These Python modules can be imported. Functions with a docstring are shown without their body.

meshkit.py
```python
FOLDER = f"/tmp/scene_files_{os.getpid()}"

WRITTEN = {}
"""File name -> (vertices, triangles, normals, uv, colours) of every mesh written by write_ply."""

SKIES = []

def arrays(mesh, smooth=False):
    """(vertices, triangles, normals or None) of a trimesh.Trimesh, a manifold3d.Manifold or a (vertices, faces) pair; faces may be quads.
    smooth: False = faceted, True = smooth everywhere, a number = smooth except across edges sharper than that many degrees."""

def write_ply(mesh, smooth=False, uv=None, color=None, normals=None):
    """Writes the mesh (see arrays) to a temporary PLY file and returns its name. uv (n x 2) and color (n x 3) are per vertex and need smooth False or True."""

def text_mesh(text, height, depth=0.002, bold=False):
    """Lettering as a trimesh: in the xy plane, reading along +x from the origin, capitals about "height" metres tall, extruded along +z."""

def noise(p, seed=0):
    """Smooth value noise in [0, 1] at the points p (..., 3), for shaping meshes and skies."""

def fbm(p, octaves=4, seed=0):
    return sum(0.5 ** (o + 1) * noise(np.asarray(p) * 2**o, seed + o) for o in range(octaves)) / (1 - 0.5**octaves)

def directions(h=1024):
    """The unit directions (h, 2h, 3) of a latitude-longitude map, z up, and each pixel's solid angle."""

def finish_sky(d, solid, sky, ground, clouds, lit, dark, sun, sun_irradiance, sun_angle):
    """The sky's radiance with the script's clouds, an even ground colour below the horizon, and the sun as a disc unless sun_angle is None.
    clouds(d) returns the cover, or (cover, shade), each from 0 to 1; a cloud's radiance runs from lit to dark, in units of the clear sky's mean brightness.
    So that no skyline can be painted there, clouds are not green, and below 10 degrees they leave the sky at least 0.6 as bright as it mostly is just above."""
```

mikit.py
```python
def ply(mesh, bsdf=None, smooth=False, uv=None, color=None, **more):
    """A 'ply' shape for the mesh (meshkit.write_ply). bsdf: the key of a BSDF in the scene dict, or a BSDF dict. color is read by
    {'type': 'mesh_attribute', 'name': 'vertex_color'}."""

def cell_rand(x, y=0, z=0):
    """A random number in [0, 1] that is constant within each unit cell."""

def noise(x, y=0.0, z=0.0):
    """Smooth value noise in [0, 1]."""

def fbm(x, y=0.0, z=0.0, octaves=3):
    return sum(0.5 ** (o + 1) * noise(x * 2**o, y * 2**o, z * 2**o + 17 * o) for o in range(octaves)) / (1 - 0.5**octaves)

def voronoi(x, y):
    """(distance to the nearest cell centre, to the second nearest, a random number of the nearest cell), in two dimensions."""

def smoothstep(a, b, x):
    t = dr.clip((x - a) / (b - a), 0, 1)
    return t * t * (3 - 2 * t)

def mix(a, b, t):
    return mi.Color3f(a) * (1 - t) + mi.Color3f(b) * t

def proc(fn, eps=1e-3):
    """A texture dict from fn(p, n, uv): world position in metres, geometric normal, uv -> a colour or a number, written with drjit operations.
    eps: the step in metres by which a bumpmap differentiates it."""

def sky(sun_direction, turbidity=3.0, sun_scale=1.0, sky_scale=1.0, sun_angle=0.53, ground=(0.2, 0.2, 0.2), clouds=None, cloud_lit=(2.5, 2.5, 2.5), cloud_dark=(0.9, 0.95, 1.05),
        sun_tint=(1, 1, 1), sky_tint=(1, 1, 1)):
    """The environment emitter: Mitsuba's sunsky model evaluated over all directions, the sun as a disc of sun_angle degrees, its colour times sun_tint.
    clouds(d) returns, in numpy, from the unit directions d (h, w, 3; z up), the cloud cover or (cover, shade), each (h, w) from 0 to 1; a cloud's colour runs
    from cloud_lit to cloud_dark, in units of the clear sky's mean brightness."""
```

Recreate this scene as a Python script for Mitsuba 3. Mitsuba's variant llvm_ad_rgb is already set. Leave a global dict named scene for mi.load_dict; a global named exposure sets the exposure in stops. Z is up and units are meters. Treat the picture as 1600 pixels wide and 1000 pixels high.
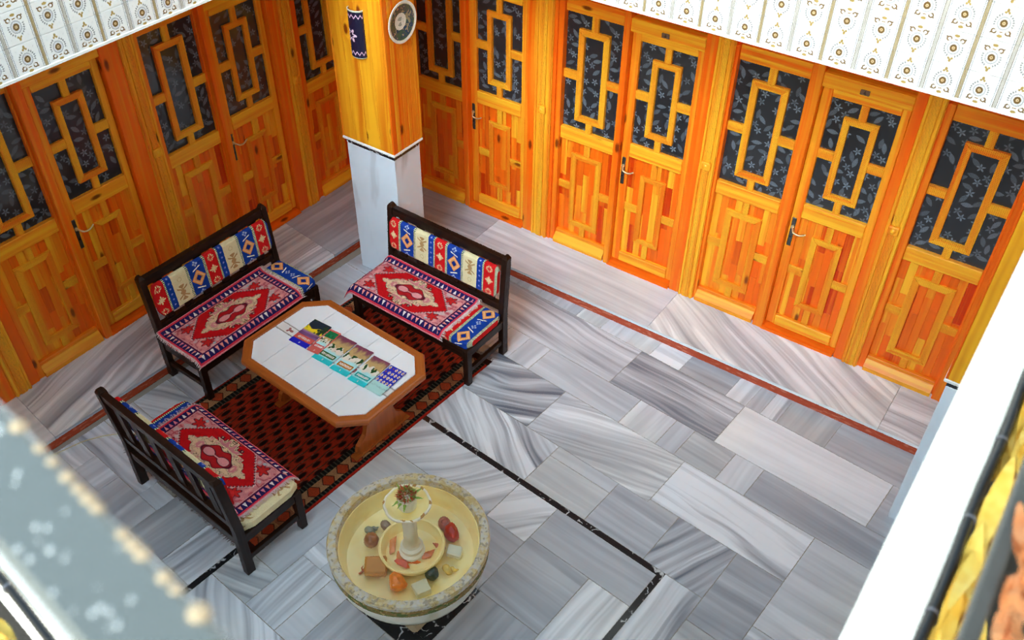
import math, random
import numpy as np
import trimesh
import shapely
from shapely.geometry import Polygon, box as sbox
import drjit as dr
import mitsuba as mi
import mikit, meshkit
from mikit import proc, noise, fbm, voronoi, cell_rand, smoothstep, mix

rng = random.Random(7)
T = mi.ScalarTransform4f
scene, labels = {}, {}

# ------------------------------------------------------------------ camera, sky, exposure
exposure = 1.15
CAM = np.array([0.0, 0.0, 5.0])
YAW, PITCH, ROLL, FPX = math.radians(34.7), math.radians(41.34), math.radians(0.584), 1450.0
fwd = np.array([-math.sin(YAW) * math.cos(PITCH), math.cos(YAW) * math.cos(PITCH), -math.sin(PITCH)])
rgt = np.cross(fwd, [0, 0, 1]); rgt /= np.linalg.norm(rgt)
up0 = np.cross(rgt, fwd)
upv = -math.sin(ROLL) * rgt + math.cos(ROLL) * up0
scene['camera'] = {'type': 'thinlens', 'fov': 2 * math.degrees(math.atan(800 / FPX)), 'fov_axis': 'x', 'near_clip': 0.05, 'far_clip': 100.0,
                   'aperture_radius': 0.0045, 'focus_distance': 6.2,
                   'to_world': T().look_at(origin=CAM.tolist(), target=(CAM + fwd).tolist(), up=upv.tolist())}
scene['sky'] = mikit.sky((0.11, -1.0, 0.80), turbidity=4.0, sun_scale=1.1, sky_scale=7.2, sun_angle=32, ground=(0.35, 0.33, 0.30),
                         sky_tint=(1.34, 1.12, 0.74), sun_tint=(0.58, 1.04, 1.90))

# ------------------------------------------------------------------ helpers
_used = {}


def numbered(name):
    n = _used.get(name, -1) + 1
    _used[name] = n
    return name if n == 0 else f'{name}_{n:03d}'


def tag(key, label=None, cat=None, group=None, kind=None):
    d = labels.setdefault(key, {})
    for k, v in (('label', label), ('category', cat), ('group', group), ('kind', kind)):
        if v:
            d[k] = v
    return key


def put(name, shape, to=None, parent=None, **lab):
    key = numbered((parent + '__' if parent else '') + name)
    d = dict(shape)
    if to is not None:
        d['to_world'] = to
    scene[key] = d
    if lab:
        tag(key, **lab)
    return key


def thing(name, parts, to=None, **lab):
    """parts: list of (part name, shape[, label dict]); a part name may be 'handle__lever'."""
    key = numbered(name)
    tag(key, **lab)
    for p in parts:
        k = put(p[0], p[1], to, key)
        if len(p) > 2:
            tag(k, **p[2])
    return key


class MB:
    """Faceted mesh with grain-following texture coordinates: u across, v along; u carries 20*tone."""

    def __init__(self):
        self.v, self.f, self.uv, self.n = [], [], [], 0

    def mesh(self, m, along=(0, 0, 1), k=0, jit=None, uvf=None):
        v, f = np.asarray(m.vertices, float), np.asarray(m.faces)
        a = np.asarray(along, float)
        P = v[f]
        nrm = np.cross(P[:, 1] - P[:, 0], P[:, 2] - P[:, 0])
        nrm /= np.linalg.norm(nrm, axis=1, keepdims=True) + 1e-20
        if uvf is None:
            ac = np.cross(nrm, a)
            l = np.linalg.norm(ac, axis=1, keepdims=True)
            alt = np.cross(nrm, np.array([a[1], a[2], a[0]]))
            ac = np.where(l > 0.2, ac / np.maximum(l, 1e-9), alt)
            # make the across axis keep one sign so that the two halves of a quad agree
            s = np.sign(ac @ np.array([1.0, 0.61, 0.37]))
            ac = ac * np.where(s == 0, 1, s)[:, None]
            q = P - v.min(0)
            j = rng.uniform(0, 12) if jit is None else jit
            u = np.einsum('fij,fj->fi', q, ac) + 4 + j * 0.9 + 20 * k
            w = q @ a + j * 3.7
            uv = np.stack([u, w], -1).reshape(-1, 2)
        else:
            uv = uvf(P.reshape(-1, 3))
        self.v.append(P.reshape(-1, 3)); self.uv.append(uv)
        self.f.append(np.arange(len(f) * 3).reshape(-1, 3) + self.n)
        self.n += len(f) * 3
        return self

    def hull(self, pts, **kw):
        return self.mesh(trimesh.PointCloud(np.asarray(pts, float)).convex_hull, **kw)

    def box(self, x0, x1, y0, y1, z0, z1, ch=0.0, **kw):
        return self.mesh(cbox(x0, x1, y0, y1, z0, z1, ch), **kw)

    def ply(self, bsdf):
        return mikit.ply((np.vstack(self.v), np.vstack(self.f)), bsdf, uv=np.vstack(self.uv))


def cbox(x0, x1, y0, y1, z0, z1, ch=0.0):
    if ch <= 0:
        m = trimesh.creation.box(extents=(x1 - x0, y1 - y0, z1 - z0))
        m.apply_translation(((x0 + x1) / 2, (y0 + y1) / 2, (z0 + z1) / 2))
        return m
    pts = []
    for sx, X in ((1, x0), (-1, x1)):
        for sy, Y in ((1, y0), (-1, y1)):
            for sz, Z in ((1, z0), (-1, z1)):
                pts += [(X, Y + sy * ch, Z + sz * ch), (X + sx * ch, Y, Z + sz * ch), (X + sx * ch, Y + sy * ch, Z)]
    return trimesh.PointCloud(np.array(pts)).convex_hull


def bx(bsdf, *a, ch=0.0, **kw):
    return MB().box(*a, ch=ch, **kw).ply(bsdf)


def planar(ax=0, ay=1, ox=0.0, oy=0.0, sx=1.0, sy=1.0):
    return lambda p: np.stack([(p[:, ax] - ox) * sx, (p[:, ay] - oy) * sy], -1)


def lathe(profile, n=64):
    """Shared-vertex surface of revolution about z from (r, z) points."""
    p = np.asarray(profile, float)
    t = np.linspace(0, 2 * math.pi, n, endpoint=False)
    v = np.stack([p[:, 0, None] * np.cos(t), p[:, 0, None] * np.sin(t), np.broadcast_to(p[:, 1, None], (len(p), n))], -1).reshape(-1, 3)
    i, j = np.meshgrid(np.arange(len(p) - 1), np.arange(n), indexing='ij')
    a, b = i * n + j, i * n + (j + 1) % n
    q = np.stack([a, b, b + n, a + n], -1).reshape(-1, 4)
    return trimesh.Trimesh(v, np.vstack([q[:, [0, 1, 2]], q[:, [0, 2, 3]]]), process=False)


def tube(pts, r, sides=8):
    p = np.asarray(pts, float)
    r = np.broadcast_to(np.asarray(r, float), (len(p),))
    t = np.gradient(p, axis=0)
    t /= np.linalg.norm(t, axis=1, keepdims=True) + 1e-12
    ref = np.array([0, 0, 1.0]) if abs(t[:, 2]).mean() < 0.8 else np.array([1.0, 0, 0])
    a = np.cross(t, ref); a /= np.linalg.norm(a, axis=1, keepdims=True) + 1e-12
    b = np.cross(t, a)
    an = np.arange(sides) * 2 * math.pi / sides
    v = (p[:, None] + r[:, None, None] * (np.cos(an)[None, :, None] * a[:, None] + np.sin(an)[None, :, None] * b[:, None])).reshape(-1, 3)
    i, j = np.meshgrid(np.arange(len(p) - 1), np.arange(sides), indexing='ij')
    q = np.stack([i * sides + j, i * sides + (j + 1) % sides, (i + 1) * sides + (j + 1) % sides, (i + 1) * sides + j], -1).reshape(-1, 4)
    f = [q[:, [0, 1, 2]], q[:, [0, 2, 3]]]
    n = len(v)
    v = np.vstack([v, p[:1], p[-1:]])
    k = np.arange(sides)
    f.append(np.stack([k, np.full(sides, n), (k + 1) % sides], -1))
    m = (len(p) - 1) * sides
    f.append(np.stack([m + (k + 1) % sides, np.full(sides, n + 1), m + k], -1))
    return trimesh.Trimesh(v, np.vstack(f), process=False)


def ext(poly, h, z0=0.0):
    m = trimesh.creation.extrude_polygon(poly, h, engine='earcut')
    m.apply_translation((0, 0, z0))
    return m


def mat(name, base, rough=0.5, spec=0.5, metal=0.0, **kw):
    if isinstance(base, (tuple, list)):
        base = {'type': 'rgb', 'value': list(base)}
    elif callable(base):
        base = proc(base)
    if callable(rough):
        rough = proc(rough)
    b = {'type': 'principled', 'base_color': base, 'roughness': rough, 'specular': spec}
    if metal:
        b['metallic'] = metal
    b.update(kw)
    scene[name] = {'type': 'twosided', 'bsdf': b}
    return name


def sel(c, a, b):
    return dr.select(c, mi.Color3f(a), mi.Color3f(b))


# ------------------------------------------------------------------ materials
def wood_color(p, n, uv):
    k = dr.floor(uv.x / 20); u = uv.x - 20 * k; v = uv.y
    warp = 0.02 * noise(u * 9, v * 1.3, k)
    g = fbm((u + warp) * 42, v * 0.9, k, octaves=3)
    g2 = noise((u + warp) * 230, v * 3.0, k)
    kd, _, kr = voronoi(u * 4.1 + k, v * 1.5)
    knot = (1 - smoothstep(0.03, 0.09, kd)) * dr.select(kr > 0.72, 1.0, 0.0)
    t = 0.93 - 0.150 * k + 0.62 * (g - 0.5) + 0.10 * (g2 - 0.5)
    t = dr.clip(t, 0, 1)
    c = mix((0.56, 0.036, 0.0015), (0.87, 0.42, 0.022), t)
    c = mix(c, (0.84, 0.112, 0.003), 1 - dr.abs(2 * t - 1))
    return mix(c, (0.14, 0.014, 0.002), knot * 0.9)


def carved_color(p, n, uv):
    c = wood_color(p, n, uv)
    u, v = uv.x * 85, uv.y * 85
    row = dr.floor(v)
    uu = u + 0.5 * (row - 2 * dr.floor(row / 2))
    du, dv = uu - dr.floor(uu) - 0.5, v - row - 0.5
    dot = 1 - smoothstep(0.18, 0.34, dr.sqrt(du * du + dv * dv))
    return mix(c, (0.40, 0.075, 0.003), 0.75 * dot)


def chain_color(p, n, uv):
    """Carved strip: a running plait of punched dots."""
    c = wood_color(p, n, uv)
    k = dr.floor(uv.x / 20)
    v = uv.y
    x = p.x + p.y
    w = dr.abs(dr.sin(v * 95) * 0.5 + dr.sin(v * 190 + x * 300) * 0.5)
    u, vv = uv.x * 120, v * 120
    du, dv = u - dr.floor(u) - 0.5, vv - dr.floor(vv) - 0.5
    dot = 1 - smoothstep(0.2, 0.36, dr.sqrt(du * du + dv * dv))
    return mix(c, (0.30, 0.075, 0.008), 0.95 * dot * smoothstep(0.15, 0.5, w))


mat('wood', wood_color, 0.34, 0.22)
mat('wood_punched', carved_color, 0.45, 0.2)
mat('wood_carved', chain_color, 0.45, 0.2)


def etched(uv):
    """Cover of the frosted flowers and leaves etched in the panes, 0..1; uv in metres."""
    out = mi.Float(0.0)
    for s, (ox, oy) in enumerate(((0, 0), (0.37, 0.61))):
        x, y = uv.x / 0.092 + ox, uv.y / 0.092 + oy
        ix, iy = dr.floor(x), dr.floor(y)
        cx, cy = 0.5 + 0.22 * (cell_rand(ix, iy, 5 + s) - 0.5), 0.5 + 0.22 * (cell_rand(ix, iy, 9 + s) - 0.5)
        dx, dy = x - ix - cx, y - iy - cy
        a0 = 6.2831 * cell_rand(ix, iy, 13 + s)
        r = dr.sqrt(dx * dx + dy * dy) + 1e-5
        th = dr.atan2(dy, dx) + a0
        fl = smoothstep(0.05, -0.03, r - 0.30 * (0.62 + 0.38 * dr.cos(5 * th)))
        fl = fl * (0.45 + 0.55 * smoothstep(0.07, 0.11, r))
        c, sn = dr.cos(a0), dr.sin(a0)
        lx, ly = dx * c + dy * sn, -dx * sn + dy * c
        leaf = smoothstep(0.04, -0.03, dr.abs(ly) - 0.17 * (1 - (lx / 0.44) ** 2)) * dr.select(dr.abs(lx) < 0.44, 1.0, 0.0)
        leaf = leaf * (0.30 + 0.5 * dr.abs(dr.sin(lx * 26 + dr.abs(ly) * 30)))
        kind = cell_rand(ix, iy, 21 + s)
        m = dr.select(kind < 0.36, fl, dr.select(kind < 0.74, leaf, mi.Float(0.0)))
        out = dr.maximum(out, m * (0.95 if s == 0 else 0.6))
    return out


def pane_color(p, n, uv):
    e = etched(uv)
    return mix((0.022, 0.022, 0.025), (0.20, 0.25, 0.31), 0.7 * e)


mat('pane', pane_color, lambda p, n, uv: 0.10 + 0.4 * etched(uv), 0.5)


def marble_color(p, n, uv):
    k = dr.floor(uv.x / 20); u = uv.x - 20 * k; v = uv.y
    lvl = k - 8 * dr.floor(k / 8)           # 0 dark grey .. 7 white
    con = dr.floor(k / 8)                   # 0 calm, 1 streaked, 2 wild
    w = 0.085 * (fbm(u * 2.3, v * 1.1, k, octaves=3) - 0.5) * (0.6 + con)
    s1 = fbm((u + w) * 22, v * 0.8 + w * 3, k, octaves=3)
    s2 = noise((u + w) * 70, v * 1.6, k + 3)
    s3 = fbm(u * 6, v * 3, k + 9, octaves=2)
    base = 0.15 + 0.108 * lvl
    t = base + (0.22 + 0.42 * con) * (s1 - 0.5) * 1.6 + (0.06 + 0.17 * con) * (s2 - 0.5) + 0.14 * (s3 - 0.5)
    vein = smoothstep(0.66, 0.74, fbm((u + 1.6 * w) * 11 + 5, v * 0.55, k + 4, octaves=3))
    t = t + vein * dr.select(lvl > 5, -0.45, 0.35) * (0.4 + 0.4 * con)
    t = dr.clip(t, 0, 1)
    c = mix((0.135, 0.163, 0.215), (0.86, 0.93, 1.0), t)
    warm = smoothstep(0.52, 0.75, noise(u * 1.3 + k, v * 1.1, 7))
    return mix(c, mi.Color3f(c) * mi.Color3f(1.03, 0.98, 0.82), warm * 0.30)


mat('marble', marble_color, lambda p, n, uv: 0.17 + 0.10 * noise(p.x * 3, p.y * 3), 0.4)


def black_marble(p, n, uv):
    a = fbm(p.x * 14, p.y * 14, p.z * 14, octaves=3)
    b = fbm(p.x * 30 + 7, p.y * 30, p.z * 30, octaves=3)
    v = smoothstep(0.05, 0.0, dr.abs(a - 0.5)) * smoothstep(0.44, 0.56, b)
    return mix((0.012, 0.013, 0.016), (0.62, 0.65, 0.68), v)


mat('marble_black', black_marble, 0.18, 0.5)


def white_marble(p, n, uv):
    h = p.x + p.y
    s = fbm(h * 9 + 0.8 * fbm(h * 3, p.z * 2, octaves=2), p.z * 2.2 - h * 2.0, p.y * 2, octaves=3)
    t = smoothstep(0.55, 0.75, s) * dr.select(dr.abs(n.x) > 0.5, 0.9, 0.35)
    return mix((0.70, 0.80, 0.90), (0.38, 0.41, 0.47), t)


mat('marble_column', white_marble, 0.28, 0.5)


def tile_color(p, n, uv):
    """One printed wall tile; uv in 0..1, motif upright; uv.x carries 10 * variant."""
    k = dr.floor(uv.x / 10); x = uv.x - 10 * k - 0.5; y = uv.y - 0.5
    ax = dr.abs(x)
    white, grey, brown, gold = mi.Color3f(0.86, 0.88, 0.89), mi.Color3f(0.40, 0.42, 0.46), mi.Color3f(0.17, 0.10, 0.035), mi.Color3f(0.55, 0.38, 0.12)
    c = white
    # medallion
    r = dr.sqrt((x / 0.88) ** 2 + (y - 0.0) ** 2)
    th = dr.atan2(y, x)
    c = mix(c, grey, 0.9 * smoothstep(0.026, 0.012, dr.abs(r - 0.175 - 0.008 * dr.cos(th * 18))))
    c = mix(c, (0.66, 0.68, 0.72), dr.select(r < 0.150, 0.8, 0.0))
    c = mix(c, gold, dr.select(r < 0.108, 1.0, 0.0))
    c = mix(c, brown, smoothstep(0.036, 0.022, dr.abs(r - 0.078)))
    c = mix(c, (0.62, 0.50, 0.32), dr.select(r < 0.045, 1.0, 0.0))
    c = mix(c, (0.25, 0.12, 0.05), dr.select(r < 0.018, 1.0, 0.0))
    # leafy garland below and round the sides
    a = dr.atan2(y, ax)
    rr = dr.abs(r - 0.265)
    leaf = dr.select((a < 0.35) & (a > -1.2), 1.0, 0.0) * smoothstep(0.060, 0.03, rr + 0.045 * dr.abs(dr.sin(a * 11)))
    c = mix(c, grey * 0.45, 0.95 * leaf)
    # scroll pair above
    sx, sy = ax - 0.175, y - 0.245
    sr = dr.sqrt(sx * sx + sy * sy)
    sp = smoothstep(0.026, 0.012, dr.abs(sr - 0.060)) * dr.select(sx + sy > -0.06, 1.0, 0.3)
    c = mix(c, brown * 1.1, sp)
    c = mix(c, brown, smoothstep(0.03, 0.015, dr.sqrt((ax - 0.25) ** 2 + (y - 0.30) ** 2)))
    c = mix(c, brown * 1.8, dr.select((ax < 0.05) & (dr.abs(y - 0.25) < 0.014), 1.0, 0.0))
    c = mix(c, gold * 0.75, smoothstep(0.05, 0.035, dr.sqrt((x / 1.7) ** 2 + (y - 0.365) ** 2)))
    # palmette below
    py = y + 0.335
    pal = smoothstep(0.020, 0.006, dr.sqrt(ax * ax * 2.2 + (py + 0.035) ** 2) - 0.042)
    pal = dr.maximum(pal, smoothstep(0.02, 0.006, dr.sqrt((ax - 0.045) ** 2 + (py - 0.03) ** 2) - 0.02))
    c = mix(c, gold * 0.7, pal)
    # feather corners
    fx, fy = ax - 0.27, dr.abs(y + 0.02) - 0.30
    c = mix(c, (0.62, 0.64, 0.70), 0.7 * smoothstep(0.03, 0.01, dr.abs(fx - fy) + 0.4 * dr.abs(fx + fy)))
    # side bands: a ribbon line and a row of dots; the ribbon is golden or grey on alternate joints
    left = dr.select(x < 0, 1.0, 0.0)
    odd = dr.abs(k - 2 * dr.floor(k / 2) - left)
    rib = sel(odd > 0.5, (0.47, 0.37, 0.20), (0.58, 0.56, 0.52))
    c = mix(c, rib, dr.select(ax > 0.448, 1.0, 0.0))
    c = mix(c, (0.22, 0.20, 0.18), smoothstep(0.014, 0.006, dr.abs(ax - 0.452)))
    dv = y * 20
    dd = dr.sqrt(((ax - 0.405) * 20) ** 2 + (dv - dr.floor(dv) - 0.5) ** 2)
    return mix(c, (0.26, 0.29, 0.36), smoothstep(0.40, 0.28, dd))


mat('wall_tile', tile_color, 0.12, 0.5)
mat('grout', (0.52, 0.54, 0.55), 0.9, 0.2)
mat('white_trim', (0.80, 0.84, 0.82), 0.4, 0.4)
mat('plaster', lambda p, n, uv: mix((0.86, 0.86, 0.84), (0.76, 0.75, 0.71), smoothstep(0.55, 0.8, fbm(p.x * 9, p.y * 9, p.z * 9))), 0.8, 0.2)
mat('ceiling_plaster', (0.72, 0.70, 0.66), 0.9, 0.1)
mat('red_paint', lambda p, n, uv: mix((0.42, 0.055, 0.018), (0.55, 0.16, 0.09), smoothstep(0.5, 0.75, fbm(p.x * 22, p.y * 22, p.z * 60))), 0.5, 0.4)


def bench_wood(p, n, uv):
    g = fbm(uv.x * 60, uv.y * 3, octaves=3)
    return mix((0.006, 0.004, 0.003), (0.034, 0.013, 0.007), g)


mat('bench_wood', bench_wood, 0.30, 0.22)
RW, RD = 0.98, 0.57


def rug_color(p, n, uv):
    x, y = uv.x, uv.y
    bxx, byy = dr.minimum(x, RW - x), dr.minimum(y, RD - y)
    e = dr.minimum(bxx, byy)
    t = dr.select(bxx < byy, y, x)
    X, Y = x - RW / 2, y - RD / 2
    aX, aY = dr.abs(X), dr.abs(Y)
    pink, rose, red, navy, cream = (0.62, 0.22, 0.235), (0.42, 0.055, 0.075), (0.56, 0.008, 0.012), (0.020, 0.012, 0.085), (0.74, 0.52, 0.33)
    dark = mi.Color3f(0.10, 0.012, 0.025)
    # pink ground with winding rose lines
    f = fbm(x * 17, y * 17, 3.0, octaves=2)
    c = mix(pink, rose, 0.85 * smoothstep(0.05, 0.02, dr.abs(f - 0.52)))
    c = mix(c, (0.60, 0.42, 0.42), smoothstep(0.62, 0.68, f))
    c = mix(c, (0.75, 0.30, 0.28), smoothstep(0.40, 0.34, f))
    # red flowers in the corners
    qx, qy = aX - 0.315, aY - 0.135
    fr = dr.sqrt(qx * qx + qy * qy) + 1e-5
    fa = dr.atan2(qy, qx)
    pet = fr - 0.052 * (0.72 + 0.28 * dr.cos(6 * fa))
    c = mix(c, dark, smoothstep(0.012, 0.006, pet))
    c = mix(c, (0.55, 0.02, 0.02), smoothstep(0.002, -0.002, pet))
    c = mix(c, (0.42, 0.45, 0.50), smoothstep(0.016, 0.010, dr.sqrt((aX - 0.29) ** 2 + (aY - 0.185) ** 2)))
    # great red lozenge with toothed edge
    st = dr.floor(aY / 0.018) * 0.018
    tooth = 0.010 * dr.abs(2 * (aY / 0.018 - dr.floor(aY / 0.018)) - 1)
    d = aX + 0.95 * st - 0.36 + tooth
    d = dr.maximum(d, aY - 0.215)
    c = mix(c, (0.75, 0.50, 0.48), smoothstep(0.022, 0.016, d))
    c = mix(c, dark, smoothstep(0.014, 0.009, d))
    c = mix(c, red, smoothstep(0.004, 0.001, d))
    # cream medallion with stepped outline
    s2 = dr.floor(aY / 0.028) * 0.028
    wob = 0.016 * dr.sin(aX * 75) * dr.cos(aY * 60)
    m = aX * 0.62 + 0.80 * s2 - 0.158 + wob
    c = mix(c, dark, smoothstep(0.010, 0.006, m))
    c = mix(c, cream, smoothstep(0.003, 0.000, m))
    f2 = fbm(aX * 34, aY * 34, 8.0, octaves=2)
    c = sel((m < -0.008) & (dr.abs(f2 - 0.5) < 0.028), (0.09, 0.035, 0.03), c)
    c = sel((m < -0.008) & (f2 > 0.66), (0.62, 0.22, 0.24), c)
    # inner red cartouche and the two pink lobes
    i = dr.sqrt((dr.maximum(aX - 0.045, 0) / 1.15) ** 2 + aY ** 2) - 0.072 + 0.010 * dr.cos(aX * 60)
    c = mix(c, dark, smoothstep(0.010, 0.006, i))
    c = mix(c, (0.44, 0.015, 0.02), smoothstep(0.003, -0.001, i))
    lobe = dr.sqrt(((aX - 0.072) / 1.45) ** 2 + Y ** 2) - 0.032 + 0.3 * dr.maximum(aX - 0.10, 0)
    lobe = dr.minimum(lobe, dr.maximum(aY - 0.004, aX - 0.06))
    c = mix(c, dark, smoothstep(0.009, 0.006, lobe))
    c = mix(c, (0.74, 0.30, 0.31), smoothstep(0.003, 0.0, lobe))
    # pendants at the two ends
    pd = dr.abs(aX - 0.265) + aY - 0.018
    c = mix(c, cream, smoothstep(0.004, 0.0, pd))
    # border: navy guard with a row of pink and white darts
    u = t / 0.042; iu = dr.floor(u); fu = u - iu
    ee = (e - 0.020) / 0.044
    dart = dr.abs(fu - 0.42) - 0.36 * ee
    kind = cell_rand(iu, dr.select(bxx < byy, 1.0, 0.0), 4)
    dc = sel(kind < 0.35, (0.80, 0.66, 0.66), sel(kind < 0.75, (0.78, 0.28, 0.26), (0.70, 0.20, 0.28)))
    b = mix(navy, dc, smoothstep(0.05, -0.02, dart) * dr.select((ee > 0.10) & (ee < 0.92), 1.0, 0.0))
    c = sel(e < 0.066, b, c)
    c = sel((e >= 0.066) & (e < 0.074), (0.13, 0.01, 0.04), c)
    c = sel((e >= 0.074) & (e < 0.080), (0.66, 0.30, 0.33), c)
    c = sel(e < 0.018, (0.62, 0.03, 0.06), c)
    c = sel(e < 0.006, (0.72, 0.22, 0.26), c)
    weave = 0.86 + 0.28 * noise(x * 420, y * 420)
    return mi.Color3f(c) * weave


mat('seat_rug_wool', rug_color, 0.9, 0.1, sheen=0.3)


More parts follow.
